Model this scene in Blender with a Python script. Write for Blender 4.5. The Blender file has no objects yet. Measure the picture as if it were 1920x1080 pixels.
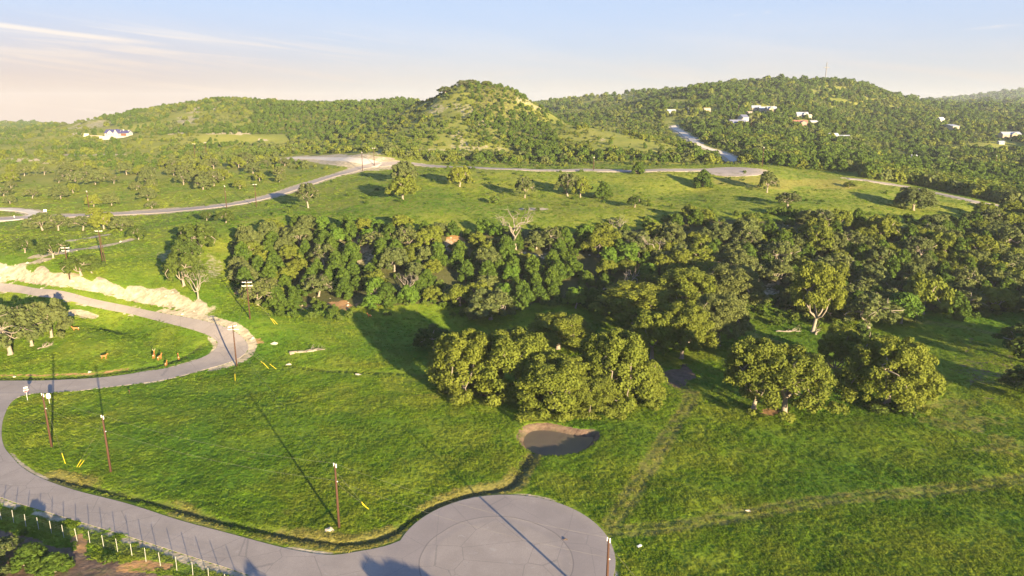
import bpy, math, random
import numpy as np
from mathutils import Vector, Matrix

R = math.radians
rng = np.random.default_rng(11)
random.seed(11)
scene = bpy.context.scene
COL = scene.collection

# ------------------------------------------------------------------ camera, sky, sun, exposure
CAMH, PITCH, F = 60.0, R(14.2), 1320.0
cam_d = bpy.data.cameras.new('camera')
cam = bpy.data.objects.new('camera', cam_d)
COL.objects.link(cam)
cam.location = (0, 0, CAMH)
cam.rotation_euler = (R(90) - PITCH, 0, 0)
cam_d.sensor_width = 36.0
cam_d.lens = 36.0 * F / 1920.0
cam_d.clip_start = 1.0
cam_d.clip_end = 30000.0
scene.camera = cam

SUN_EL = R(9.6)
SUN_TO = np.array([0.53, -0.85])            # horizontal direction towards the sun
SUN_TO = SUN_TO / np.linalg.norm(SUN_TO)
EXPOSURE = 2.02
SUN_STRENGTH = 5.0
SKY_STRENGTH = 0.09

world = bpy.data.worlds.new('World')
scene.world = world
world.use_nodes = True
wt = world.node_tree
wt.nodes.clear()
def wn(t, **k):
    n = wt.nodes.new(t)
    for a, b in k.items():
        setattr(n, a, b)
    return n
sky = wn('ShaderNodeTexSky', sky_type='NISHITA')
sky.sun_disc = False
sky.sun_elevation = SUN_EL
sky.sun_rotation = math.atan2(SUN_TO[0], SUN_TO[1])
sky.altitude = 500
sky.air_density = 1.0
sky.dust_density = 0.7
sky.ozone_density = 3.0
tc = wn('ShaderNodeTexCoord')
def wmath(op, a, b=None, c=None, clamp=False):
    n = wn('ShaderNodeMath', operation=op, use_clamp=clamp)
    for i, v in enumerate((a, b, c)):
        if v is None: continue
        if isinstance(v, (int, float)): n.inputs[i].default_value = v
        else: wt.links.new(v, n.inputs[i])
    return n.outputs[0]
sep = wn('ShaderNodeSeparateXYZ'); wt.links.new(tc.outputs['Generated'], sep.inputs[0])
dx, dy, dz = sep.outputs
azi = wmath('ARCTAN2', dx, dy)
def wnoise(sx, sz, scale, detail, dist=0.0, off=0.0, rough=0.55, shear=0.0):
    cb = wn('ShaderNodeCombineXYZ')
    wt.links.new(wmath('ADD', wmath('MULTIPLY', azi, sx), off), cb.inputs[0])
    wt.links.new(wmath('ADD', wmath('MULTIPLY', dz, sz), wmath('MULTIPLY', azi, shear)), cb.inputs[1])
    n = wn('ShaderNodeTexNoise'); n.inputs['Scale'].default_value = scale
    n.inputs['Detail'].default_value = detail; n.inputs['Distortion'].default_value = dist
    n.inputs['Roughness'].default_value = rough
    wt.links.new(cb.outputs[0], n.inputs['Vector'])
    return n.outputs['Fac']
def wramp(fac, lo, hi):
    n = wn('ShaderNodeMapRange', interpolation_type='SMOOTHSTEP')
    n.inputs[1].default_value = lo; n.inputs[2].default_value = hi
    wt.links.new(fac, n.inputs[0])
    return n.outputs[0]
def wmix(fac, a, b):
    n = wn('ShaderNodeMix', data_type='RGBA')
    for s, v in ((n.inputs[0], fac), (n.inputs[6], a), (n.inputs[7], b)):
        if isinstance(v, (int, float)): s.default_value = v
        elif isinstance(v, tuple): s.default_value = v
        else: wt.links.new(v, s)
    return n.outputs[2]
# thin high cloud: pale veil near the horizon, wisps and one long streak on the left
veil = wmath('MULTIPLY', wramp(wnoise(3.2, 26, 1.0, 6, 0.5, 3.7, shear=2.5), 0.30, 0.72), wramp(dz, 0.15, 0.02))
left = wramp(azi, 0.10, -0.45)
wisp = wmath('MULTIPLY', wramp(wnoise(3.0, 60, 1.1, 7, 0.8, 9.1, 0.62, shear=6.0), 0.45, 0.75), wmath('MULTIPLY', left, wramp(dz, 0.12, 0.07)))
small = wmath('MULTIPLY', wramp(wnoise(7.0, 90, 1.0, 5, 0.6, 21.3, 0.6, shear=-6.0), 0.60, 0.82), wramp(azi, 0.02, 0.2))
small = wmath('MULTIPLY', small, wmath('MULTIPLY', wramp(dz, 0.075, 0.095), wramp(dz, 0.135, 0.115)))
# streak: around dz = 0.102 on the far left, falling to the right
line = wmath('SUBTRACT', dz, wmath('ADD', wmath('MULTIPLY', azi, -0.085), 0.0395))
line = wmath('ADD', line, wmath('MULTIPLY', wmath('SUBTRACT', wnoise(6.0, 10, 1.0, 3, 0, 2.2), 0.5), 0.006))
streak = wmath('MULTIPLY', wramp(wmath('ABSOLUTE', line), 0.0048, 0.0003), wramp(azi, -0.40, -0.52))
cl = wmath('MAXIMUM', wmath('MULTIPLY', veil, 0.35), wmath('MULTIPLY', wisp, 0.85))
cl = wmath('MAXIMUM', cl, wmath('MULTIPLY', small, 0.9))
cl = wmath('MAXIMUM', cl, wmath('MULTIPLY', streak, 0.95), clamp=True)
SKY_GAIN = wn('ShaderNodeMix', data_type='RGBA', blend_type='MULTIPLY')
SKY_GAIN.inputs[0].default_value = 1.0
SKY_GAIN.inputs[7].default_value = (0.93, 0.88, 1.0, 1)
wt.links.new(sky.outputs[0], SKY_GAIN.inputs[6])
# added colour gradient over the lower sky, creamier at the horizon, rosier on the left
veil_col = wmix(wramp(azi, 0.0, -0.62), (1.95, 1.84, 1.70, 1), (1.90, 1.38, 1.14, 1))
high_col = (1.50, 1.86, 2.50, 1)
veil_col = wmix(wramp(dz, 0.0, 0.14), veil_col, high_col)
thin = wmath('MULTIPLY', wramp(dz, 0.42, 0.14), 0.95)
graded_sky = wmix(thin, SKY_GAIN.outputs[2], veil_col)
cloud_col = wmix(wramp(dz, 0.03, 0.11), (2.45, 1.98, 1.62, 1), (2.85, 2.66, 2.45, 1))
mixed = wmix(cl, graded_sky, cloud_col)
bg = wn('ShaderNodeBackground'); bg.inputs['Strength'].default_value = SKY_STRENGTH
wt.links.new(mixed, bg.inputs['Color'])
wo = wn('ShaderNodeOutputWorld'); wt.links.new(bg.outputs[0], wo.inputs['Surface'])

sun_d = bpy.data.lights.new('sun', 'SUN')
sun_d.energy = SUN_STRENGTH
sun_d.angle = R(0.55)
sun_d.color = (1.0, 0.79, 0.47)
sun = bpy.data.objects.new('sun', sun_d)
COL.objects.link(sun)
sv = Vector((SUN_TO[0] * math.cos(SUN_EL), SUN_TO[1] * math.cos(SUN_EL), math.sin(SUN_EL)))
sun.rotation_euler = sv.to_track_quat('Z', 'Y').to_euler()
sun.location = (100, -160, 200)

vs = scene.view_settings
vs.view_transform = 'Standard'; vs.look = 'None'; vs.gamma = 1; vs.exposure = EXPOSURE
vs.use_curve_mapping = False
scene.cycles.max_bounces = 6
scene.cycles.diffuse_bounces = 3
scene.cycles.transmission_bounces = 3
scene.cycles.volume_bounces = 0
scene.cycles.transparent_max_bounces = 8

# ------------------------------------------------------------------ helpers: tagging and geometry
def tag(o, label=None, cat=None, group=None, kind=None):
    if label: o['label'] = label
    if cat: o['category'] = cat
    if group: o['group'] = group
    if kind: o['kind'] = kind
    return o

def empty(name, loc, rz=0.0):
    o = bpy.data.objects.new(name, None)
    o.empty_display_size = 0.5
    COL.objects.link(o)
    o.location = loc; o.rotation_euler = (0, 0, rz)
    return o

class MB:
    """collects boxes, tubes and free faces, built as one mesh"""
    def __init__(s): s.v = []; s.f = []
    def add(s, vs_, fs_):
        n = len(s.v); s.v += [tuple(p) for p in vs_]; s.f += [tuple(i + n for i in f) for f in fs_]; return s
    def box(s, c, size, rz=0.0, ry=0.0, rx=0.0):
        m = Matrix.Translation(c) @ Matrix.Rotation(rz, 4, 'Z') @ Matrix.Rotation(ry, 4, 'Y') @ Matrix.Rotation(rx, 4, 'X')
        hx, hy, hz = (a / 2 for a in size)
        vs_ = [m @ Vector((x, y, z)) for x in (-hx, hx) for y in (-hy, hy) for z in (-hz, hz)]
        return s.add(vs_, [(0, 1, 3, 2), (4, 6, 7, 5), (0, 4, 5, 1), (2, 3, 7, 6), (0, 2, 6, 4), (1, 5, 7, 3)])
    def tube(s, pts, rad, n=6, cap=True):
        pts = [Vector(p) for p in pts]
        if isinstance(rad, (int, float)): rad = [rad] * len(pts)
        rings = []; vs_ = []
        for i, p in enumerate(pts):
            d = (pts[min(i + 1, len(pts) - 1)] - pts[max(i - 1, 0)]).normalized()
            a = d.orthogonal().normalized() if i == 0 else (a - a.dot(d) * d).normalized()
            b = d.cross(a)
            for k in range(n):
                t = 2 * math.pi * k / n
                vs_.append(p + (a * math.cos(t) + b * math.sin(t)) * rad[i])
        fs_ = []
        for i in range(len(pts) - 1):
            for k in range(n):
                k2 = (k + 1) % n
                fs_.append((i * n + k, i * n + k2, (i + 1) * n + k2, (i + 1) * n + k))
        if cap:
            fs_.append(tuple(range(n))[::-1]); fs_.append(tuple(range((len(pts) - 1) * n, len(pts) * n)))
        return s.add(vs_, fs_)
    def mesh(s, name, mat=None, smooth=False):
        me = bpy.data.meshes.new(name); me.from_pydata(s.v, [], s.f); me.validate()
        if mat: me.materials.append(mat)
        if smooth: me.polygons.foreach_set('use_smooth', [True] * len(me.polygons))
        me.update(); return me
    def build(s, name, mat=None, parent=None, smooth=False):
        o = bpy.data.objects.new(name, s.mesh(name, mat, smooth)); COL.objects.link(o)
        if parent: o.parent = parent
        return o

def copy_tree(o, parent=None):
    c = o.copy(); COL.objects.link(c); c.parent = parent
    for k in ('label', 'group'):
        pass
    for ch in list(o.children):
        copy_tree(ch, c)
    return c

# ------------------------------------------------------------------ noise
_perm = np.random.default_rng(5).random(65536)
def vnoise(x, y, seed=0):
    xi = np.floor(x).astype(np.int64); yi = np.floor(y).astype(np.int64)
    fx = x - xi; fy = y - yi
    fx = fx * fx * (3 - 2 * fx); fy = fy * fy * (3 - 2 * fy)
    def h(a, b): return _perm[(a * 73856093 ^ b * 19349663 ^ (seed * 83492791)) & 65535]
    return (h(xi, yi) * (1 - fx) * (1 - fy) + h(xi + 1, yi) * fx * (1 - fy) + h(xi, yi + 1) * (1 - fx) * fy + h(xi + 1, yi + 1) * fx * fy)
def fbm(x, y, oct=4, seed=0):
    s = 0; a = 1; n = 0
    for o in range(oct):
        s = s + a * vnoise(x * 2 ** o + 17.3 * o, y * 2 ** o - 9.1 * o, seed + o); n += a; a *= 0.5
    return s / n
def sstep(a, b, x):
    t = np.clip((x - a) / (b - a), 0, 1); return t * t * (3 - 2 * t)

# ------------------------------------------------------------------ terrain from surveyed points
CP, SP = math.cos(PITCH), math.sin(PITCH)
def ray(px, py):
    u = (np.asarray(px, float) - 960) / F; v = (540 - np.asarray(py, float)) / F
    return u, CP + v * SP, -SP + v * CP
def pt(px, py, t):
    x, y, z = ray(px, py); return (x * t, y * t, CAMH + z * t)
def pz(px, py, z):
    x, y, d = ray(px, py); t = (CAMH - z) / -d; return (x * t, y * t, z)
def project(x, y, z):
    d = y * CP - (z - CAMH) * SP; up = y * SP + (z - CAMH) * CP
    return 960 + F * x / d, 540 - F * up / d, d

C = []
for p in [(0,545,6),(0,600,3),(0,660,1),(200,560,6),(200,620,2),(350,600,3.5),(440,640,1.5),(460,600,5),(560,600,3),(700,590,1.2),(900,580,.8),
          (1130,575,.8),(1300,585,.8),(1500,605,.8),(1700,605,.8),(1900,605,.8),
          (126,525,10),(188,493,11.5),(0,500,11),(300,520,9.5),(400,540,8),(0,450,11.5),(150,440,12.5),(350,440,15),
          (0,410,11.5),(150,403,12),(300,397,13),(450,385,16.5),(590,340,23),(640,325,26),(700,308,29),(850,312,29.5),(950,317,30),
          (1100,319,30),(1250,319,30.5),(1425,316,31)]:
    C.append(pz(*p))
for px in (520, 700, 900, 1100, 1300, 1500):
    for py, t in ((560,220),(540,225),(500,238),(460,250),(430,261),(400,278)): C.append(pt(px, py, t + (0 if px > 600 else 6)))
for px, l in {
    1700: ((560,219),(500,240),(460,256),(430,270),(400,300),(330,430),(300,560),(270,660),(240,780),(220,900),(195,1030),(187,1100)),
    1900: ((560,221),(500,243),(430,290),(400,320),(360,400),(330,470),(300,560),(270,680),(240,850),(215,1100),(206,1500),(202,2000)),
    1820: ((378,335),(205,1400)), 1640: ((340,370),), 1500: ((360,325),(322,385)), 1300: ((360,325),(205,800),(240,680),(270,560),(298,470)),
    1100: ((360,325),(305,425)), 900: ((360,325),(303,430),(270,480),(230,530),(190,575),(162,608)), 700: ((360,325),(335,362),(292,420),(270,520),(230,640)),
    600: ((400,290),(215,780),(245,680),(270,590),(290,500),(305,440)), 500: ((400,300),),
    1547: ((152,1040),(180,930),(205,830),(230,720),(255,620),(280,540),(300,470)),
    1400: ((164,1010),(180,900),(205,790),(230,700),(255,620),(280,520),(302,450)),
    1450: ((160,1050),), 1350: ((163,970),), 1300.1: ((166,950),), 1250: ((188,940),(282,460),(305,425)), 1620: ((158,1060),), 1680: ((180,1090),), 1740: ((198,1200),),
    1050: ((193,1400),), 1130: ((184,1400),), 1200: ((180,1350),(205,900),(230,760)), 1270: ((173,1300),), 1150: ((208,1000),(228,780),(255,505)),
    1000: ((305,430),(270,490),(230,560)), 1010: ((205,590),), 1080: ((236,545),), 880: ((152,618),), 945: ((163,606),), 830: ((178,610),(210,580)), 800: ((303,425),(240,535),(205,620)), 750: ((240,570),(205,700)),
    440: ((188,850),(215,760),(240,680),(265,600),(290,520),(320,430),(350,375)), 500.1: ((190,880),), 600.1: ((194,900),), 700.1: ((194,880),), 770: ((190,850),),
    380: ((197,840),), 320: ((211,820),(235,740)), 270: ((224,800),), 200: ((230,850),), 140: ((232,900),), 100: ((242,950),),
    222: ((254,700),(275,600),(300,510),(330,440),(360,385)), 60: ((260,760),(280,600),(310,500),(350,410),(380,365),(246,1000)),
    75: ((246,1300),), 30: ((236,1500),), 0: ((237,1500),(262,800)), 10: ((310,500),(350,410),(380,365)),
    1750: ((196,3000),(202,1900)), 1800: ((190,3000),), 1860: ((183,3000),), 1920: ((176,3000),(203,2300)),
}.items():
    for py, t in l: C.append(pt(px, py, t))
def dirz(px, t, z):
    u = (px - 960) / F; y = (t - (CAMH - z) * SP) / CP; return (u * t, y, z)
for p in [(890,720,60),(890,800,48),(1010,700,44),(1080,650,38),(1150,620,34),(830,760,52),(300,1200,40),(500,1200,50),(700,1200,55),(900,1150,50),
          (1050,1100,58),(1350,1400,80),(1547,1500,80),(1650,1500,65),(75,3000,-25),(400,3000,20),(800,3000,30),(1200,3000,30),(1500,3000,40),
          (0,6000,-90),(500,6000,-40),(1000,6000,-20),(1500,6000,0),(1920,6000,60),(1920,4200,120),(200,1400,20),(30,2000,5)]:
    C.append(dirz(*p))
ext = []
for (x, y, z) in C:
    a = x / y
    if a < -0.62: ext.append((x - 0.22 * y, y, z))
    if a > 0.64: ext.append((x + 0.22 * y, y, z))
C += ext
for y in (70, 110, 150, 185):
    for a in (-1.1, -.6, -.2, .2, .6, 1.1): C.append((a * y, y, 0.0))
C = np.array(C)
def q(x, y):
    yy = np.maximum(y, 60.0); return np.stack([x / yy * 1.25, np.log(yy)], -1)
Q = q(C[:, 0], C[:, 1]); n = len(Q)
def kern(d2): return 0.5 * d2 * np.log(d2 + 1e-9)
D2 = ((Q[:, None] - Q[None]) ** 2).sum(-1)
A = np.zeros((n + 3, n + 3)); A[:n, :n] = kern(D2) + np.eye(n) * 2e-4
A[:n, n] = 1; A[:n, n + 1:] = Q; A[n, :n] = 1; A[n + 1:, :n] = Q.T
sol = np.linalg.solve(A, np.concatenate([C[:, 2], np.zeros(3)]))
def base_z(x, y):
    sh = x.shape; P = q(x.ravel(), y.ravel()); out = np.empty(len(P))
    for i in range(0, len(P), 40000):
        p = P[i:i + 40000]; d2 = ((p[:, None] - Q[None]) ** 2).sum(-1)
        out[i:i + 40000] = kern(d2) @ sol[:n] + sol[n] + p @ sol[n + 1:]
    return out.reshape(sh)

ROWS = np.concatenate([np.linspace(-160, 50, 22), np.geomspace(60, 330, 350), np.geomspace(330, 4200, 280)[1:]])
COLS = np.linspace(-1.12, 1.12, 760)
def WID(y): return np.sqrt(y * y + 70.0 ** 2)
WR = WID(ROWS)
GX = COLS[None, :] * WR[:, None]; GY = np.repeat(ROWS[:, None], len(COLS), 1)
# evaluate the smooth surface on a coarser lattice, then refine
ri = np.unique(np.concatenate([np.arange(0, len(ROWS), 3), [len(ROWS) - 1]])); ci = np.unique(np.concatenate([np.arange(0, len(COLS), 4), [len(COLS) - 1]]))
ZC = base_z(GX[np.ix_(ri, ci)], GY[np.ix_(ri, ci)])
Z1 = np.stack([np.interp(np.arange(len(COLS)), ci, r) for r in ZC])
GZ = np.stack([np.interp(np.arange(len(ROWS)), ri, Z1[:, c]) for c in range(len(COLS))], 1)
GZ *= sstep(120, 185, GY)
far = sstep(420, 620, GY)
hillk = 1 - .65 * np.exp(-((GX + 25) / 150) ** 2 - ((GY - 560) / 120) ** 2)
GZ += far * hillk * ((fbm(GX / 130, GY / 130, 4, 3) - .5) * 13 + (fbm(GX / 38, GY / 38, 3, 8) - .5) * 4.5)
GZ += (1 - far) * sstep(200, 260, GY) * (fbm(GX / 45, GY / 45, 3, 4) - .5) * 1.6
pxg = 960 + F * GX / (GY * CP + 50)
bound = 60 - .033 * GY + 400 * sstep(1690, 1760, pxg)
GZ = np.where(GY > 1650, np.minimum(GZ, np.where(GY < 2000, bound + (2000 - GY) * .2, bound)), GZ)

def H(x, y):
    x = np.asarray(x, float); y = np.asarray(y, float)
    j = np.clip(np.searchsorted(ROWS, y) - 1, 0, len(ROWS) - 2)
    fy = np.clip((y - ROWS[j]) / (ROWS[j + 1] - ROWS[j]), 0, 1)
    w = WR[j] * (1 - fy) + WR[j + 1] * fy
    c = np.clip((x / w - COLS[0]) / (COLS[1] - COLS[0]), 0, len(COLS) - 1.001)
    i = c.astype(int); fx = c - i
    return (GZ[j, i] * (1 - fx) + GZ[j, i + 1] * fx) * (1 - fy) + (GZ[j + 1, i] * (1 - fx) + GZ[j + 1, i + 1] * fx) * fy

TS = np.geomspace(55, 7000, 700)
def G(px, py):
    """ground point under a direction of sight (vectorised)"""
    px = np.atleast_1d(np.asarray(px, float)); py = np.atleast_1d(np.asarray(py, float))
    x, y, z = ray(px, py)
    T = TS[None, :]
    below = (CAMH + z[:, None] * T) < H(x[:, None] * T, y[:, None] * T)
    k = np.where(below.any(1), below.argmax(1), len(TS) - 1)
    lo = TS[np.maximum(k - 1, 0)]; hi = TS[k]
    for _ in range(14):
        m = (lo + hi) / 2; b = (CAMH + z * m) < H(x * m, y * m)
        hi = np.where(b, m, hi); lo = np.where(b, lo, m)
    return np.stack([x * hi, y * hi, H(x * hi, y * hi)], 1), hi

def spline(P, step):
    """Catmull-Rom resample of a world polyline"""
    P = np.asarray(P, float)
    E = np.vstack([2 * P[0] - P[1], P, 2 * P[-1] - P[-2]]); out = []
    for i in range(1, len(E) - 2):
        a, b, c, d = E[i - 1:i + 3]; m = max(2, int(np.linalg.norm(c - b) / step) + 1)
        for t in np.linspace(0, 1, m, endpoint=False):
            out.append(0.5 * ((2 * b) + (-a + c) * t + (2 * a - 5 * b + 4 * c - d) * t * t + (-a + 3 * b - 3 * c + d) * t ** 3))
    out.append(P[-1]); return np.array(out)
def gline(pxs, step=2.0):
    P, _ = G([p[0] for p in pxs], [p[1] for p in pxs]); return spline(P[:, :2], step)
def resample(P, n):
    d = np.concatenate([[0], np.cumsum(np.linalg.norm(np.diff(P, axis=0), axis=1))]); t = np.linspace(0, d[-1], n)
    return np.stack([np.interp(t, d, P[:, k]) for k in range(P.shape[1])], 1)

def dist(X, Y, P, reach):
    """distance from grid points to polyline P (large beyond reach); and signed side"""
    out = np.full(X.shape, 1e3); side = np.zeros(X.shape)
    m = (X > P[:, 0].min() - reach) & (X < P[:, 0].max() + reach) & (Y > P[:, 1].min() - reach) & (Y < P[:, 1].max() + reach)
    x = X[m]; y = Y[m]; best = np.full(len(x), 1e6); sd = np.zeros(len(x))
    for a, b in zip(P[:-1], P[1:]):
        ab = b - a; L = ab @ ab + 1e-9
        t = np.clip(((x - a[0]) * ab[0] + (y - a[1]) * ab[1]) / L, 0, 1)
        qx = x - a[0] - t * ab[0]; qy = y - a[1] - t * ab[1]; d = np.hypot(qx, qy)
        k = d < best; best = np.where(k, d, best); sd = np.where(k, np.sign(ab[0] * qy - ab[1] * qx), sd)
    out[m] = best; side[m] = sd
    return out, side
def inside(X, Y, P):
    m = np.zeros(X.shape, bool); j = len(P) - 1
    for i in range(len(P)):
        xi, yi = P[i][:2]; xj, yj = P[j][:2]
        c = ((yi > Y) != (yj > Y)) & (X < (xj - xi) * (Y - yi) / (yj - yi + 1e-12) + xi)
        m ^= c; j = i
    return m

# ------------------------------------------------------------------ lines of the place
def offset(P, d):
    t = np.gradient(P, axis=0); t /= np.linalg.norm(t, axis=1)[:, None] + 1e-9
    return P + np.stack([-t[:, 1], t[:, 0]], 1) * d
# the loop road, its two edges
loop_in = gline([(-260,720),(-120,716),(0,714),(100,713),(200,707),(300,693),(350,681),(392,664),(408,648),(402,636),(372,622),(320,608),(240,588),(150,569),(80,557),(0,547),(-150,528)], 1.5)
loop_out = gline([(-260,742),(-120,740),(0,738),(100,737),(180,729),(300,714),(380,694),(440,676),(462,660),(465,646),(446,626),(400,606),(330,592),(240,574),(150,554),(80,542),(0,531),(-150,512)], 1.5)
low_top = gline([(120,735),(60,739),(26,750),(8,780),(3,812),(8,838),(22,856),(41,876),(75,896),(139,919),(240,945),(337,976),(431,1001),(525,1026),(580,1037),(625,1041),(675,1034),(720,1025),(755,1012),(775,1000)], 1.2)
low_bot = gline([(-420,745),(-400,760),(-330,780),(-260,800),(-200,830),(-140,870),(0,932),(64,953),(150,979),(240,1006),(337,1037),(450,1073),(560,1110),(700,1140),(800,1155)], 1.2)
BC, BR = np.array([-1.0, 86.2]), 15.3
road_far = gline([(-150,418),(0,411),(60,408),(130,405),(200,402),(300,397),(400,388),(480,375),(540,358),(590,341),(640,326),(680,314),(735,307)], 3)
road_top = gline([(720,309),(780,308),(850,313),(950,317),(1100,319),(1250,319),(1340,318),(1420,318)], 3)
road_spur = gline([(545,296),(600,297),(650,299),(690,305),(712,310)], 3)
road_right = gline([(1590,335),(1640,341),(1690,349),(1740,359),(1830,379),(1900,390)], 3)
track_hill = gline([(1262,236),(1275,246),(1290,258),(1305,268),(1322,277),(1362,291),(1380,303)], 4)
ditch = gline([(101,894),(187,917),(262,936),(337,955),(412,976),(487,993),(562,1008),(637,1019),(694,1013),(740,996),(773,973),(807,953),(847,937),(890,924),(940,915),(963,905),(976,881),(993,853)], 0.8)
ditch_loop = gline([(-100,709),(0,708),(100,707),(180,702),(260,690),(310,680),(350,665),(375,648)], 1.0)
ditch_mid = gline([(545,685),(600,692),(680,697),(760,700),(810,706)], 1.0)
pond_poly = gline([(984,822),(988,808),(1003,800),(1030,800),(1060,805),(1090,811),(1110,811),(1104,824),(1086,838),(1062,845),(1035,846),(1010,843),(996,836),(984,822)], 0.6)
two_tracks = [gline(l, 2) for l in ([(1148,982),(1175,940),(1205,890),(1235,845),(1262,800),(1290,760),(1295,735)],
              [(1150,996),(1250,990),(1350,975),(1450,955),(1560,938),(1700,925),(1800,915),(1930,898),(2200,870)],
              [(1290,735),(1240,700),(1200,660)], [(1560,690),(1480,650),(1390,620)], [(1700,600),(1800,613),(1900,634)])]
tracks_pale = [gline(l, 2) for l in ([(5,522),(30,510),(60,502),(90,495)], [(60,490),(110,482),(150,470),(210,458),(240,450)], [(130,452),(200,440)])]
bank_line = gline([(-120,508),(0,524),(100,540),(200,556),(300,577),(380,594)], 1.5)

road_mask = np.zeros(GX.shape)
lines = {}
dl, _ = dist(GX, GY, loop_in, 30); dlo, _ = dist(GX, GY, loop_out, 30)
dt_, _ = dist(GX, GY, low_top, 20); db_, _ = dist(GX, GY, low_bot, 20)
dbulb = np.hypot(GX - BC[0], GY - BC[1]) - BR
loop_poly = np.vstack([loop_in, loop_out[::-1]]); low_poly = np.vstack([low_top, low_bot[::-1]])
in_road = inside(GX, GY, loop_poly) | inside(GX, GY, low_poly) | (dbulb < 0)
d_edge = np.minimum.reduce([dl, dlo, dt_, db_, np.abs(dbulb)]); d_edge = np.where(in_road, 0, d_edge)
dfar, _ = dist(GX, GY, road_far, 30); dtop, _ = dist(GX, GY, road_top, 30); drt, _ = dist(GX, GY, road_right, 30); dsp, _ = dist(GX, GY, road_spur, 40)
dtr, _ = dist(GX, GY, track_hill, 40)
ddi, _ = dist(GX, GY, ditch, 8); ddl, _ = dist(GX, GY, ditch_loop, 8); ddm, _ = dist(GX, GY, ditch_mid, 8)
in_pond = inside(GX, GY, pond_poly); dpd, _ = dist(GX, GY, pond_poly, 12); sd_pond = np.where(in_pond, -dpd, dpd)
dbk, sbk = dist(GX, GY, bank_line, 40)
# fine relief away from the roads
keep = sstep(0.5, 4, d_edge) * sstep(5, 12, np.minimum(np.minimum(dfar, dtop), drt))
GZ += keep * (1 - far) * ((fbm(GX / 9, GY / 9, 4, 21) - .5) * 0.55 + (fbm(GX / 2.2, GY / 2.2, 2, 31) - .5) * 0.16)
wd = 0.9 + fbm(GX / 6, GY / 6, 2, 77) * 0.9
wd = wd + 1.9 * np.exp(-((GX - ditch[-1][0]) ** 2 + (GY - ditch[-1][1]) ** 2) / 7.0 ** 2)
GZ -= 0.5 * np.exp(-(ddi / (wd * .55)) ** 2) * sstep(0.0, 1.0, d_edge)
GZ -= 0.45 * np.exp(-(ddl / wd) ** 2) * sstep(0.0, 1.2, d_edge)
GZ -= 0.35 * np.exp(-(ddm / 1.0) ** 2)
GZ = np.where(sd_pond < 2.2, GZ * sstep(-0.5, 2.2, sd_pond) - 1.7 * sstep(2.0, -1.0, sd_pond), GZ)
bank_h = 1.4 * sstep(0.6, 5.0, dbk) * sstep(36, 12, dbk) * (sbk > 0)
bank_h *= sstep(-76, -104, GX) * (0.97 + 0.12 * fbm(GX / 5, GY / 5, 3, 12) )
GZ += np.where(sbk > 0, bank_h, 0)
WATER_Z = -1.02
# ------------------------------------------------------------------ ground cover masks
PX, PY, PD = project(GX, GY, GZ)
N1 = fbm(GX / np.clip(GY / 60, 3.0, 9), GY / np.clip(GY / 60, 3.0, 9), 4, 41); N2 = fbm(GX / 14, GY / 14, 3, 51); N3 = fbm(GX / 60, GY / 60, 3, 61)
rock = np.zeros(GX.shape); dirt = np.zeros(GX.shape); dry = np.zeros(GX.shape); wet = np.zeros(GX.shape); wood = np.zeros(GX.shape)
def up(a, v): np.maximum(a, v, out=a)
# pale gravel verges
up(rock, np.where(in_road, 0, 1) * sstep(1.2, 0.3, d_edge) * sstep(.58, .70, N2) * .8)
up(rock, sstep(2.3, .8, dist(GX, GY, low_bot, 8)[0]) * (~in_road) * sstep(.30, .5, N1 * .5 + N2 * .5) * .72)
outer_bend = gline([(300,586),(370,597),(440,616),(466,640),(468,658),(450,676),(400,691)], 1.5)
up(rock, .9 * sstep(2.3, 1.0, dist(GX, GY, outer_bend, 8)[0]) * (~in_road))
inner_bend = gline([(400,632),(410,648),(396,668),(360,682),(330,690)], 1.5)
up(rock, sstep(2.4, .6, dist(GX, GY, inner_bend, 8)[0]) * (~in_road) * .8)
up(rock, sstep(-76, -92, GX) * (sbk > 0) * sstep(0.2, 1.0, dbk) * sstep(6.3, 4.0, dbk + (N1 - .5) * 5.5) * .93 * (GX > -400))
for d_, w_ in ((dfar, 6.2), (dtop, 4.8), (drt, 5.0)): up(rock, sstep(w_ + 1.2, w_ - .8, d_ + (N1 - .5) * 2.5) * .95)
up(rock, sstep(13, 7, dsp + (N2 - .5) * 10))
up(rock, sstep(8, 4, dtr + (N1 - .5) * 6) * .9)
ring = gline([(-30,393),(20,393),(50,396),(66,401),(58,406),(20,412),(-30,415)], 2)
up(rock, sstep(5.5, 4, dist(GX, GY, ring, 12)[0]))
for t_ in tracks_pale: up(rock, sstep(3.2, 1.0, dist(GX, GY, t_, 8)[0] + (N1 - .5) * 3) * .9)
up(rock, sstep(2.5, .8, dist(GX, GY, gline([(120,588),(150,588),(175,593)], 1), 6)[0] + (N1 - .5) * 2))
def blob(px, py, rx, ry, n=N2, k=.9, dmin=0, dmax=9e9):
    e = ((PX - px) / rx) ** 2 + ((PY - py) / ry) ** 2
    return sstep(1.25, .5, e + (n - .5) * 3.2) * k * (PD > dmin) * (PD < dmax)
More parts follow.
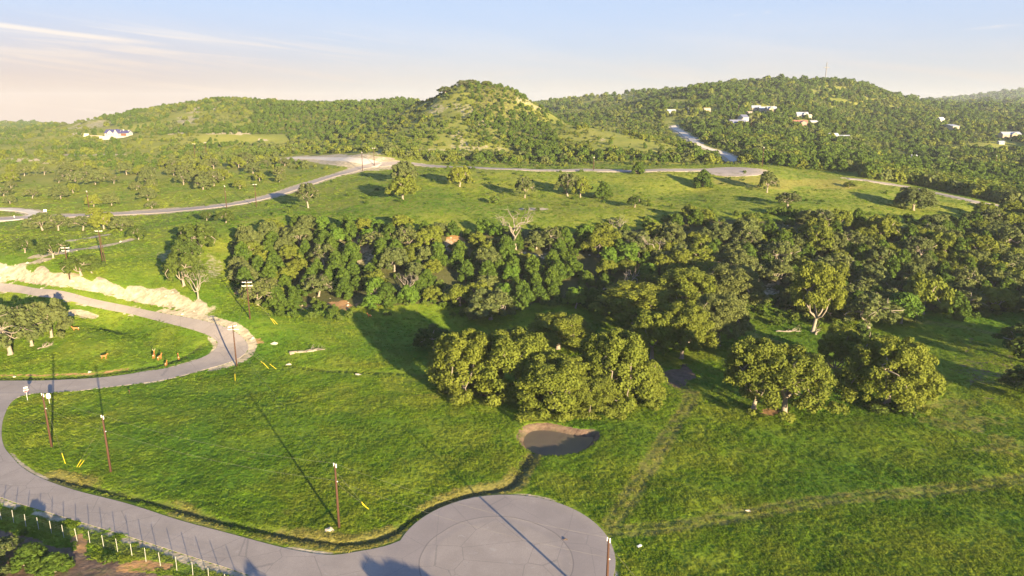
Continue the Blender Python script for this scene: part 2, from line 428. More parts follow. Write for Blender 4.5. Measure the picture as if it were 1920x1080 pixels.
# outcrops on the hillsides and cut faces of limestone
for b in ((830,205,28,12),(870,205,20,16),(905,225,18,14),(855,200,12,8),(985,190,22,9),(1010,203,18,7),(885,275,40,10),(860,255,16,10),(940,280,22,5),(1105,267,14,5),(1130,262,8,4),
          (800,283,40,5),(720,288,30,4),(1015,250,12,4),(890,152,12,3),(1070,225,10,3)):
    up(rock, blob(*b, n=N1 * .5 + N2 * .5, k=.47, dmin=350, dmax=760))
for b in ((175,233,45,9),(150,240,30,6),(350,225,26,7),(362,205,18,8),(405,200,12,6),(320,240,12,6)): up(rock, blob(*b, k=.5, dmin=550))
for b in ((140,252,32,2.6),(320,249,30,2.2),(430,250,46,2.2),(40,300,40,2.5),(90,306,20,1.6),(165,290,60,1.6),(300,314,60,1.3),(500,262,20,1.6)): up(rock, blob(*b, k=.95, dmin=400))
for b in ((1130,174,30,3),(1215,172,60,10),(1160,182,20,3),(1590,151,14,2),(1425,205,26,4)): up(rock, blob(*b, k=.45, dmin=650))
for b in ((640,300,90,5),(560,297,30,3)): up(rock, blob(*b, k=1, dmin=350))
for b in ((1440,545,36,14),(1460,530,20,10),(660,470,30,30),(850,460,20,10),(690,480,20,16),(750,450,24,12),(790,500,20,10),(1640,525,40,14),(1140,560,40,10),(850,555,30,8),(1000,480,60,10)): up(rock, blob(*b, n=N1, k=.47, dmin=180, dmax=330))
for b in ((560,575,60,6),(420,500,80,22),(350,480,50,12),(600,578,30,6)): up(rock, blob(*b, n=N1, k=.42, dmin=150, dmax=330))
for b in ((1000,392,34,3),): up(rock, blob(*b, k=.8, dmin=200, dmax=380))
orange = np.zeros(GX.shape)
up(orange, blob(620,572,60,9,n=N1,k=.9,dmin=150,dmax=330)); up(orange, blob(430,628,60,5,n=N1,k=.7,dmin=120,dmax=330)); up(orange, blob(470,640,24,8,n=N1,k=.6,dmin=120,dmax=330))
up(orange, blob(445,545,16,14,n=N1,k=.7,dmin=150)); up(orange, blob(670,460,18,18,n=N1,k=.8,dmin=150,dmax=330)); up(orange, blob(855,455,16,12,n=N1,k=.9,dmin=150,dmax=330))
up(orange, blob(1660,535,40,8,n=N1,k=.7,dmin=150,dmax=330)); up(orange, blob(1650,297,46,4,k=1,dmin=350)); up(orange, blob(1440,772,22,8,n=N1,k=.9,dmin=100,dmax=200))
up(orange, blob(150,1022,16,20,n=N1,k=1,dmax=140)); up(orange, blob(270,1062,60,12,n=N1,k=.6,dmax=140))
ridge_loop = sstep(1.2, .1, dist(GX, GY, gline([(-100,704),(0,704),(100,703),(180,700),(240,692)], 1), 6)[0]); up(orange, ridge_loop * .62)
# bare earth: rough ground beyond the fence, pond bank, worn patch, leaf litter in the woods
fence_line = gline([(-120,942),(3,975),(26,981),(49,988),(73,994),(97,1001),(120,1008),(145,1015),(169,1021),(195,1029),(221,1036),(248,1045),(274,1053),(301,1061),(332,1070),(362,1080),(392,1090),(480,1120)], 1.5)
dfn, sfn = dist(GX, GY, fence_line, 60)
up(dirt, (sfn < 0) * sstep(0.6, 3.0, dfn + (N1 - .5) * 2) * (dfn < 55) * (GX < 10) * (.95 + .3 * (N1 - .5)))
up(dirt, sstep(2.3, .9, sd_pond) * sstep(BC[1] + 22, BC[1] + 40, GY + 0 * GX) * 1.0)
up(dirt, blob(1273,708,26,20,n=N1,k=.9,dmin=100,dmax=260)); up(dirt, blob(915,742,16,5,n=N1,k=.7,dmin=100,dmax=200))
up(dirt, blob(1850,690,60,50,n=N1,k=.45,dmin=100,dmax=260)); up(dirt, blob(1810,830,90,26,n=N1,k=.35,dmin=90,dmax=200)); up(dirt, blob(70,795,30,6,n=N1,k=.5,dmax=200))
WOOD = [(425,470),(452,540),(480,572),(560,580),(680,580),(800,575),(905,572),(1000,572),(1130,585),(1250,600),(1400,575),(1500,585),(1620,590),(1720,588),(1920,588),(2300,590),(2300,400),
        (1920,398),(1850,402),(1800,415),(1700,424),(1560,421),(1400,411),(1280,404),(1215,425),(1100,436),(1000,428),(930,432),(870,434),(800,430),(700,428),(640,436),(560,418),(500,425),(455,450)]
WOODP = G([p[0] for p in WOOD], [p[1] for p in WOOD])[0][:, :2]
in_wood = inside(GX, GY, WOODP); dwd, _ = dist(GX, GY, WOODP, 20)
up(wood, np.where(in_wood, 1, 0) * sstep(-1, 6, dwd + N1 * 2))
# tree cover of the far country, 0..1
def cover_at(x, y, z):
    px, py, d = project(x, y, z)
    n = fbm(x / 70, y / 70, 3, 91); n2 = fbm(x / 26, y / 26, 2, 95)
    c = .74 + (n2 - .5) * 1.5 + (n - .5) * .6
    hill = (d > 395) & (d < 720) & (px > 700) & (px < 1400)
    c = np.where(hill, .80 + (n2 - .5) * 1.2, c)
    trk_ = sstep(15, 8, dist(np.asarray(px, float), np.asarray(py, float), np.array([(1255., 232.), (1275, 250), (1300, 268), (1325, 282), (1362, 296), (1385, 308)]), 60)[0] ); trk_ = trk_ * (d > 430)
    def put(c, cx, cy, rx, ry, v, dmin=0, dmax=9e9, rot=0):
        a, b = px - cx, py - cy
        if rot: a, b = a * math.cos(rot) + b * math.sin(rot), -a * math.sin(rot) + b * math.cos(rot)
        e = (a / rx) ** 2 + (b / ry) ** 2 + (n2 - .5) * .9
        w = sstep(1.25, .75, e) * (d > dmin) * (d < dmax); return c * (1 - w) + v * w
    H_ = dict(dmin=395, dmax=720)
    c = put(c, 780, 248, 100, 62, .30, **H_); c = put(c, 850, 212, 50, 26, .22, **H_)
    c = put(c, 950, 200, 60, 42, 1.15, rot=.6, **H_); c = put(c, 1000, 262, 60, 34, 1.1, rot=.5, **H_)
    c = put(c, 905, 240, 22, 50, 1.0, rot=-.5, **H_)
    c = put(c, 1140, 258, 150, 17, .10, rot=.30, **H_); c = put(c, 1080, 250, 60, 14, .2, rot=.4, **H_); c = put(c, 1000, 196, 30, 10, .15, **H_)
    c = put(c, 880, 276, 46, 9, .2, **H_); c = put(c, 740, 282, 90, 8, .3, **H_)
    c = put(c, 930, 160, 70, 14, 1.1, **H_); c = np.where((px > 745) & (px < 1500) & (py > 288) & (py < 306), np.maximum(c, .95), c)
    c = np.where((px > 470) & (px < 760) & (d > 600), np.maximum(c, .8) + .28, c); c = np.where((px > 1000) & (px < 1260) & (d > 760), c + .2, c); c = put(c, 620, 275, 120, 18, .5, dmin=420)
    c = put(c, 350, 225, 36, 18, .12, dmin=550); c = put(c, 165, 236, 60, 12, .06, dmin=550); c = put(c, 170, 250, 120, 8, .15, dmin=500)
    c = np.where((px < 540) & (py > 252 - (px > 300) * 0), .30 + (n - .5) * 1.1, c)
    c = np.where((px < 330) & (py > 255) & (py < 300), .26 + (n2 - .5) * .8, c)
    c = put(c, 430, 285, 140, 16, .75, dmin=400)
    c = np.where((px < 660) & (py > 318), 0, c)
    c = put(c, 1130, 185, 90, 12, .25, dmin=900)
    c = np.where((px > 1290) & (d > 440), .95 + (n2 - .5) * 1.5 + (n - .5) * .8, c); c = np.where((px > 1290) & (d > 440) & (py > 225), np.maximum(c, .75), c); c = put(c, 1870, 275, 56, 9, .02, dmin=420); c = put(c, 1650, 297, 40, 5, 0, dmin=400)
    c = np.where((px > 1290) & (d > 440), np.maximum(c, .45), c); c = put(c, 1480, 270, 60, 6, .6, dmin=420); c = put(c, 1870, 275, 56, 9, .02, dmin=420)
    c = c * (1 - trk_)
    for hx, hy, rx, ry in HOUSE_SPOTS: c = put(c, hx, hy, rx, ry, 0, dmin=450)
    return c
HOUSE_SPOTS = [(222,256,40,8),(1258,210,12,5),(1326,208,12,5),(1382,232,22,7),(1430,206,32,7),(1502,216,18,5),(1500,231,26,6),(1560,258,20,5),(1583,260,14,4),(1678,205,18,5),
               (1763,228,10,5),(1779,240,9,12),(1893,254,26,8),(1697,299,22,6),(510,182,14,3)]
isfar = sstep(400, 440, PD)
up(dry, isfar * .55); up(dry, (PD > 230) * (PD < 430) * sstep(.45, .7, N3) * .35)
for b in ((1500,345,110,10),(1400,340,60,8),(1560,352,60,8)): up(dry, blob(*b, k=.9, dmin=260, dmax=430))
for b in ((1800,790,80,20),(1880,835,50,20),(1360,955,30,8),(900,745,100,12),(1020,780,60,8),(1770,760,80,16)): up(dry, blob(*b, n=N1, k=.5, dmin=80, dmax=230))
up(dry, sstep(3.5, 1.2, ddi) * sstep(.3, .6, N2) * .9)
up(dry, sstep(-1.5, -6, GX * 0 + 0) * 0)
trk = np.zeros(GX.shape)
for l in two_tracks:
    d_, _ = dist(GX, GY, l, 5); trk = np.maximum(trk, np.exp(-((d_ - .85) / .42) ** 2)); up(dry, sstep(2.6, 1.4, d_) * .5)
up(wet, np.exp(-(ddi / (.65 * wd)) ** 2)); up(wet, np.exp(-(ddl / .7) ** 2) * .9); up(wet, np.exp(-(ddm / .8) ** 2) * .6); up(wet, sstep(.9, -.3, sd_pond))
up(wood, isfar * sstep(.6, 1.1, cover_at(GX, GY, GZ)) * .5 )
lush = np.clip(sstep(230, 150, PD) * 1.0 * sstep(.25, .6, N3 + .1), 0, 1)
rock = np.where(in_road, 0, rock); orange *= sstep(0, .5, d_edge)

# ------------------------------------------------------------------ materials
def newmat(name):
    m = bpy.data.materials.new(name); m.use_nodes = True; m.node_tree.nodes.clear(); return m, NT(m.node_tree)
class NT:
    def __init__(s, t): s.t = t
    def n(s, ty, **k):
        x = s.t.nodes.new(ty)
        for a, b in k.items(): setattr(x, a, b)
        return x
    def set(s, sock, v):
        if v is None: return
        if isinstance(v, (int, float)): sock.default_value = v
        elif isinstance(v, (tuple, list)): sock.default_value = tuple(v) + ((1,) if len(v) == 3 and len(sock.default_value) == 4 else ())
        else: s.t.links.new(v, sock)
    def math(s, op, a, b=None, clamp=False):
        x = s.n('ShaderNodeMath', operation=op, use_clamp=clamp); s.set(x.inputs[0], a); s.set(x.inputs[1], b); return x.outputs[0]
    def mix(s, f, a, b, blend='MIX'):
        x = s.n('ShaderNodeMix', data_type='RGBA', blend_type=blend); s.set(x.inputs[0], f); s.set(x.inputs[6], a); s.set(x.inputs[7], b); return x.outputs[2]
    def ramp(s, f, lo, hi, a=0, b=1):
        x = s.n('ShaderNodeMapRange', interpolation_type='SMOOTHSTEP'); s.set(x.inputs[0], f)
        for i, v in enumerate((lo, hi, a, b)): x.inputs[i + 1].default_value = v
        return x.outputs[0]
    def noise(s, scale, detail=3, rough=.55, vec=None, dist=0, stretch=None):
        x = s.n('ShaderNodeTexNoise'); x.inputs['Scale'].default_value = scale; x.inputs['Detail'].default_value = detail
        x.inputs['Roughness'].default_value = rough; x.inputs['Distortion'].default_value = dist
        if stretch:
            mp = s.n('ShaderNodeMapping'); mp.inputs['Scale'].default_value = stretch; mp.inputs['Rotation'].default_value = (0, 0, .35); s.set(mp.inputs[0], vec); vec = mp.outputs[0]
        s.set(x.inputs['Vector'], vec); return x.outputs['Fac']
    def pos(s): return s.n('ShaderNodeNewGeometry').outputs['Position']
    def attr(s, name, ty='GEOMETRY'): return s.n('ShaderNodeAttribute', attribute_name=name, attribute_type=ty).outputs['Fac']
    def bump(s, h, strength, d=1.0):
        x = s.n('ShaderNodeBump'); x.inputs['Strength'].default_value = strength; x.inputs['Distance'].default_value = d; s.set(x.inputs['Height'], h); return x.outputs[0]
    def out(s, col, rough=.9, spec=.2, normal=None, transl=None, tmix=.3, metal=0, emit=None):
        p = s.n('ShaderNodeBsdfPrincipled'); s.set(p.inputs['Base Color'], col); s.set(p.inputs['Roughness'], rough)
        p.inputs['Specular IOR Level'].default_value = spec; p.inputs['Metallic'].default_value = metal
        if normal is not None: s.set(p.inputs['Normal'], normal)
        sh = p.outputs[0]
        if transl is not None:
            t = s.n('ShaderNodeBsdfTranslucent'); s.set(t.inputs[0], transl); m = s.n('ShaderNodeMixShader'); m.inputs[0].default_value = tmix
            s.t.links.new(sh, m.inputs[1]); s.t.links.new(t.outputs[0], m.inputs[2]); sh = m.outputs[0]
        o = s.n('ShaderNodeOutputMaterial'); s.t.links.new(sh, o.inputs['Surface'])

# colour of the sward as a function of place, shared by ground and grass tufts
GRASS_A, GRASS_B, GRASS_C, GRASS_D = (.138, .225, .011), (.232, .280, .024), (.085, .185, .011), (.330, .270, .080)
def sward(T, dryf, lushf=None):
    p = T.pos()
    big = T.noise(.022, 4, .55, p); mid = T.noise(.11, 4, .6, p, .4); fine = T.noise(.9, 3, .65, p)
    c = T.mix(T.ramp(mid, .38, .64), GRASS_A, GRASS_B)
    c = T.mix(T.ramp(big, .42, .66), c, GRASS_C, )
    c = T.mix(T.math('MULTIPLY', T.ramp(fine, .5, .8), .55), c, (.14, .20, .02))
    c = T.mix(T.math('MULTIPLY', T.ramp(T.noise(.3, 5, .7, p, .5), .58, .72), .45), c, (.20, .19, .05))
    d = T.ramp(T.math('ADD', dryf, T.math('MULTIPLY', T.math('SUBTRACT', T.noise(.45, 4, .7, p), .5), 1.1)), .25, .75)
    return T.mix(T.math('MULTIPLY', d, .75), c, GRASS_D), fine

m_ground, T = newmat('ground_grass')
p = T.pos()
g, fine = sward(T, T.attr('dry'))
g = T.mix(T.math('MULTIPLY', T.attr('plain'), T.ramp(T.noise(.06, 5, .7, p, .5), .3, .7, .25, .8)), g, (.285, .275, .050))
g = T.mix(T.math('MULTIPLY', T.attr('plain'), T.math('MULTIPLY', T.ramp(T.noise(.5, 5, .75, p), .52, .70), .6)), g, (.085, .13, .015))
g = T.mix(T.math('MULTIPLY', T.ramp(T.noise(2.2, 3, .7, p), .35, .62, 1, 0), .35), g, (.045, .08, .010))
farc = T.mix(T.ramp(T.noise(.045, 4, .6, p), .35, .65), (.165, .20, .032), (.27, .27, .06))
g = T.mix(T.attr('isfar'), g, T.mix(.6, g, farc))
breakup = T.math('SUBTRACT', T.noise(.55, 6, .72, p, .3), .5)
def edge(a, k=1.1, lo=.35, hi=.6): return T.ramp(T.math('ADD', a, T.math('MULTIPLY', breakup, k)), lo, hi)
litter = T.mix(T.noise(.7, 4, .7, p), (.10, .075, .045), (.05, .06, .022))
g = T.mix(T.math('MULTIPLY', edge(T.attr('wood')), .85), g, litter)
earth = T.mix(T.ramp(T.noise(.8, 5, .7, p), .35, .65), (.13, .085, .065), (.20, .14, .10))
earth = T.mix(T.math('MULTIPLY', T.ramp(T.noise(.35, 4, .6, p), .45, .7), .5), earth, (.07, .09, .03))
g = T.mix(edge(T.attr('dirt')), g, earth)
g = T.mix(edge(T.attr('orange'), 1.3), g, T.mix(T.noise(1.2, 4, .7, p), (.30, .15, .06), (.42, .27, .13)))
stone = T.mix(T.ramp(T.noise(.5, 6, .7, p), .35, .65), (.54, .46, .32), (.32, .27, .18))
stone = T.mix(T.math('MULTIPLY', T.ramp(T.noise(2.5, 3, .7, p), .55, .7), .5), stone, (.25, .22, .15))
g = T.mix(edge(T.attr('rock'), 1.0), g, stone)
g = T.mix(T.math('MULTIPLY', T.attr('wet'), .8), g, (.045, .042, .026))
g = T.mix(T.math('MULTIPLY', T.attr('track'), .5), g, (.075, .075, .03))
h = T.math('ADD', T.math('MULTIPLY', T.noise(1.4, 5, .7, p), .5), T.math('MULTIPLY', T.noise(.35, 4, .6, p), 1.0))
T.out(g, .95, .1, T.bump(h, .5, .5))

m_asphalt, T = newmat('asphalt')
p = T.pos()
c = T.mix(T.ramp(T.noise(.18, 4, .6, p), .3, .7), (.315, .268, .232), (.385, .328, .285))
c = T.mix(T.math('MULTIPLY', T.ramp(T.noise(9, 3, .8, p), .35, .6, 1, 0), .4), c, (.21, .19, .185))
c = T.mix(T.math('MULTIPLY', T.ramp(T.noise(.9, 5, .7, p, .6), .58, .72), .5), c, (.42, .38, .35))
c = T.mix(T.math('MULTIPLY', T.ramp(T.noise(.35, 6, .8, p, 2.0), .60, .66), .35), c, (.22, .20, .20))
crk = T.n('ShaderNodeTexVoronoi', feature='DISTANCE_TO_EDGE'); crk.inputs['Scale'].default_value = .16; T.set(crk.inputs['Vector'], p)
c = T.mix(T.math('MULTIPLY', T.ramp(T.math('ADD', crk.outputs['Distance'], T.math('MULTIPLY', T.noise(3, 3, .7, p), .02)), .022, .012), .4), c, (.13, .12, .12))
# rolling marks round the turning circle
sx = T.n('ShaderNodeSeparateXYZ'); T.set(sx.inputs[0], p)
rx = T.math('SUBTRACT', sx.outputs[0], float(BC[0]) - 1.2); ry = T.math('SUBTRACT', sx.outputs[1], float(BC[1]) - 1.5)
rad = T.math('SQRT', T.math('ADD', T.math('MULTIPLY', rx, rx), T.math('MULTIPLY', ry, ry)))
rad = T.math('ADD', rad, T.math('MULTIPLY', T.noise(.15, 2, .5, p), .8))
nearb = T.ramp(rad, 17.5, 15.0)
seam = T.math('MULTIPLY', T.ramp(T.math('ABSOLUTE', T.math('SUBTRACT', rad, 10.9)), .14, .03), nearb)
lane = T.math('MULTIPLY', T.ramp(T.math('ABSOLUTE', T.math('SUBTRACT', rad, 9.9)), .9, .1), .35)
outer = T.math('MULTIPLY', T.ramp(rad, 10.8, 11.0), nearb)
c = T.mix(T.math('MULTIPLY', outer, .35), c, (.235, .205, .205))
c = T.mix(T.math('MULTIPLY', seam, .6), c, (.14, .12, .12)); c = T.mix(lane, c, (.25, .22, .215))
c = T.mix(T.math('MULTIPLY', T.ramp(T.noise(.5, 6, .75, p, 1.2), .62, .68), .25), c, (.20, .18, .18))
T.out(c, .85, .3, T.bump(T.noise(14, 3, .7, p), .35, .03))

m_gravel, T = newmat('pale_caliche'); p = T.pos()
T.out(T.mix(T.noise(.6, 5, .7, p), (.66, .60, .52), (.48, .43, .36)), .95, .1, T.bump(T.noise(2, 4, .7, p), .5, .1))

m_water, T = newmat('muddy_water'); p = T.pos()
T.out(T.mix(T.noise(.5, 3, .5, p), (.13, .105, .085), (.16, .13, .10)), .22, .4, T.bump(T.noise(3.0, 3, .6, p), .06, .05))

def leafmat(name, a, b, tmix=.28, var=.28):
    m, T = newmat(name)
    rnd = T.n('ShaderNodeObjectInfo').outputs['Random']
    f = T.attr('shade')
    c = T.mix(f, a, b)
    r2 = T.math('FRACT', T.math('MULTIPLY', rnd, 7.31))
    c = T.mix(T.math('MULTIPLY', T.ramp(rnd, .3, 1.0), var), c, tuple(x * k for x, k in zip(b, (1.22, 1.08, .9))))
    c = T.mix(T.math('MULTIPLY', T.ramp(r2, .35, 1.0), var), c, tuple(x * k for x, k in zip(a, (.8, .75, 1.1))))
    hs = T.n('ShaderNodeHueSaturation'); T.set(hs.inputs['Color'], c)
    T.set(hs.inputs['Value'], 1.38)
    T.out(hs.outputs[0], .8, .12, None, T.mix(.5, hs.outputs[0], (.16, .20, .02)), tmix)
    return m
M_OAK = leafmat('oak_leaves', (.078, .104, .013), (.130, .150, .021))
M_OAKG = leafmat('grey_oak_leaves', (.060, .082, .024), (.105, .122, .036))
M_JUN = leafmat('juniper_leaves', (.038, .072, .010), (.070, .108, .014))
M_OAKD = leafmat('shaded_oak_leaves', (.036, .062, .012), (.066, .090, .016))  # darker copy of the oak green, shade put into the leaf colour
M_ELM = leafmat('elm_leaves', (.052, .105, .012), (.088, .145, .018))
M_SHR = leafmat('shrub_leaves', (.060, .100, .016), (.100, .132, .022), var=.2)
m_bark, T = newmat('bark'); p = T.pos()
T.out(T.mix(T.noise(2.5, 5, .7, p), (.17, .14, .11), (.36, .31, .25)), .9, .1, T.bump(T.noise(6, 3, .7, p), .6, .1))
m_dead, T = newmat('dead_wood'); p = T.pos()
T.out(T.mix(T.noise(2.0, 4, .7, p), (.17, .145, .115), (.33, .29, .24)), .9, .1)
m_tuft, T = newmat('grass_blades')
g, _ = sward(T, T.attr('dryness', 'INSTANCER'))
rnd = T.n('ShaderNodeObjectInfo').outputs['Random']
g = T.mix(T.math('MULTIPLY', T.ramp(rnd, .55, 1), .5), g, (.16, .21, .025))
g = T.mix(T.math('MULTIPLY', T.ramp(rnd, .4, 0), .22), g, (.06, .12, .012))
T.out(g, .8, .15, None, g, .3)
def flat(name, c, rough=.8, spec=.3, n=.12, scale=3.0, metal=0):
    m, T = newmat(name); p = T.pos()
    T.out(T.mix(T.noise(scale, 4, .65, p), tuple(x * (1 - n) for x in c), tuple(min(1, x * (1 + n)) for x in c)), rough, spec, None, None, metal=metal); return m
m_pole = flat('creosote_pole', (.075, .038, .025), .85, .15, .35, 5)
m_galv = flat('galvanised_steel', (.62, .62, .60), .5, .5)
m_white = flat('white_paint', (.78, .77, .74), .7)
m_yellow = flat('yellow_plastic', (.80, .62, .03), .5)
m_red = flat('sign_red', (.55, .03, .05), .5)
m_wire = flat('aluminium_wire', (.22, .21, .18), .7)
m_post = flat('dull_steel_post', (.42, .42, .36), .7)
m_trans = flat('insulator_grey', (.45, .45, .46), .4)
m_darkglass = flat('dark_glass', (.05, .06, .08), .15, .6)

# ------------------------------------------------------------------ the ground as one sheet
nr, nc = GX.shape
me = bpy.data.meshes.new('ground')
co = np.stack([GX, GY, GZ], -1).reshape(-1, 3).astype(np.float32)
idx = np.arange(nr * nc).reshape(nr, nc)
quads = np.stack([idx[:-1, :-1], idx[:-1, 1:], idx[1:, 1:], idx[1:, :-1]], -1).reshape(-1, 4).astype(np.int32)
def mesh_np(me, co, faces):
    k = faces.shape[1]
    me.vertices.add(len(co)); me.vertices.foreach_set('co', np.ascontiguousarray(co, np.float32).ravel())
    me.loops.add(faces.size); me.loops.foreach_set('vertex_index', np.ascontiguousarray(faces, np.int32).ravel())
    me.polygons.add(len(faces)); me.polygons.foreach_set('loop_start', np.arange(0, faces.size, k, dtype=np.int32))
    me.update(calc_edges=True)
mesh_np(me, co, quads)
me.polygons.foreach_set('use_smooth', np.ones(len(quads), bool))
def vattr(me, name, arr):
    a = me.attributes.new(name, 'FLOAT', 'POINT'); a.data.foreach_set('value', np.ascontiguousarray(arr, np.float32).ravel())
for k, v in (('rock', rock), ('dirt', dirt), ('dry', dry), ('wet', wet), ('wood', wood), ('orange', orange), ('isfar', isfar), ('track', trk), ('plain', sstep(200, 290, PD))): vattr(me, k, v)
me.materials.append(m_ground)
ground = bpy.data.objects.new('ground', me); COL.objects.link(ground); tag(ground, kind='structure')

# ------------------------------------------------------------------ roads
from mathutils.geometry import delaunay_2d_cdt
def sheet(name, poly, lift, mat, grid=2.0, thick=True):
    poly = np.asarray(poly); keepi = [0]
    for i in range(1, len(poly)):
        if np.linalg.norm(poly[i] - poly[keepi[-1]]) > .25: keepi.append(i)
    if np.linalg.norm(poly[keepi[-1]] - poly[0]) < .3: keepi.pop()
    P = poly[keepi]
    xs = np.arange(P[:, 0].min(), P[:, 0].max(), grid); ys = np.arange(P[:, 1].min(), P[:, 1].max(), grid)
    gx, gy = np.meshgrid(xs, ys); gx = gx.ravel(); gy = gy.ravel()
    m = inside(gx, gy, P); gx, gy = gx[m], gy[m]
    d, _ = dist(gx, gy, np.vstack([P, P[:1]]), grid); m = d > grid * .4; gx, gy = gx[m], gy[m]
    V = [Vector(p) for p in P] + [Vector(p) for p in zip(gx, gy)]
    r = delaunay_2d_cdt(V, [], [list(range(len(P)))], 1, 1e-4)
    v2 = np.array([tuple(v) for v in r[0]]); z = H(v2[:, 0], v2[:, 1]) + lift
    me = bpy.data.meshes.new(name); me.from_pydata(np.column_stack([v2, z]).tolist(), [], [tuple(f) for f in r[2]])
    # pavement has thickness: skirt round the edge
    me.materials.append(mat); me.update()
    o = bpy.data.objects.new(name, me); COL.objects.link(o); tag(o, kind='structure')
    if np.mean([p.normal.z for p in me.polygons]) < 0: me.flip_normals()
    if thick:
        sm = o.modifiers.new('thickness', 'SOLIDIFY'); sm.thickness = .25; sm.offset = -1
    return o
def band(P, w, jitter=0):
    t = np.gradient(P, axis=0); t /= np.linalg.norm(t, axis=1)[:, None]
    nrm = np.stack([-t[:, 1], t[:, 0]], 1); ww = w + jitter * (fbm(P[:, 0] / 4, P[:, 1] / 4, 2, 3) - .5)[:, None] if jitter else w
    return np.vstack([P + nrm * ww, (P - nrm * ww)[::-1]])
sheet('road', loop_poly, .060, m_asphalt)
sheet('road', low_poly, .065, m_asphalt)
bulb = np.array([(BC[0] + BR * math.cos(a), BC[1] + BR * math.sin(a)) for a in np.linspace(0, 2 * math.pi, 96, endpoint=False)])
sheet('turning_circle', bulb, .070, m_asphalt)
sheet('road', band(road_far, 3.3), .16, m_asphalt, 3)
sheet('road', band(road_top, 3.1), .17, m_asphalt, 3)
tc_c = G([1372], [319.5])[0][0]
sheet('turning_circle', np.array([(tc_c[0] + 15 * math.cos(a), tc_c[1] - 2 + 12 * math.sin(a)) for a in np.linspace(0, 2 * math.pi, 60, endpoint=False)]), .185, m_asphalt, 3)
sheet('road', band(road_spur, 3.4), .155, m_gravel, 3)
sheet('road', band(road_right, 3.0), .16, m_asphalt, 3)
sheet('dirt_track', band(track_hill, 2.7), .3, m_gravel, 3)
sheet('dirt_track', band(ring, 2.6), .15, m_gravel, 3)
# pond
sheet('pond_water', offset(pond_poly, 0) if True else pond_poly, 0, m_water, 2, False)
w = COL.objects['pond_water']
for v in w.data.vertices: v.co.z = WATER_Z
cx_, cy_ = pond_poly.mean(0)
for v in w.data.vertices: v.co.x = cx_ + (v.co.x - cx_) * 1.04; v.co.y = cy_ + (v.co.y - cy_) * 1.06
# ------------------------------------------------------------------ foliage meshes
def leaf_cloud(name, cen, rad, n, size, r, mat, up=.15, flatten=.85, lump=.5, low=-.55):
    """n leaf-spray quads over the surfaces of many overlapping clusters"""
    cen = np.asarray(cen); rad = np.asarray(rad)
    w = rad ** 2; w = w / w.sum()
    k = r.choice(len(cen), n, p=w)
    d = r.normal(size=(n, 3)); d /= np.linalg.norm(d, axis=1)[:, None]
    bad = d[:, 2] < low; d[bad, 2] *= -1
    sq = r.uniform(.75, 1.3, (len(cen), 3)) * np.array([1, 1, flatten])
    p = cen[k] + d * (rad[k] * (1.12 - lump * r.random(n) ** 1.3))[:, None] * sq[k] + r.normal(size=(n, 3)) * .10 * rad[k][:, None]
    nn = d + r.normal(size=(n, 3)) * .5 + np.array([0, 0, up]); nn /= np.linalg.norm(nn, axis=1)[:, None]
    a = np.cross(nn, r.normal(size=(n, 3))); a /= np.linalg.norm(a, axis=1)[:, None]; b = np.cross(nn, a)
    s = size * (.6 + .8 * r.random(n))[:, None]; e = (.55 + .4 * r.random(n))[:, None]
    j = lambda: 1 + .35 * (r.random((n, 1)) - .5)
    q_ = np.stack([p - a * s * j() , p - b * s * e * j() + nn * s * .15, p + a * s * j(), p + b * s * e * j() + nn * s * .15], 1)
    me = bpy.data.meshes.new(name); mesh_np(me, q_.reshape(-1, 3), np.arange(4 * n).reshape(n, 4))
    sh = np.clip(.5 * r.random(n) + .5 * r.random(len(cen))[k] + .15 * d[:, 2], 0, 1)
    at = me.attributes.new('shade', 'FLOAT', 'FACE'); at.data.foreach_set('value', sh.astype(np.float32))
    me.materials.append(mat); return me

def limb(mb, a, b, r0, r1, r, bend=.12, seg=4, n=5):
    a = np.array(a, float); b = np.array(b, float); L = np.linalg.norm(b - a); pts = []; rad = []
    o = r.normal(size=3) * L * bend
    for i in range(seg + 1):
        t = i / seg; pts.append(a + (b - a) * t + o * math.sin(math.pi * t) + (r.normal(size=3) * L * .025 if 0 < i < seg else 0)); rad.append(r0 + (r1 - r0) * t)
    mb.tube(pts, rad, n, False); return np.array(pts[-1])

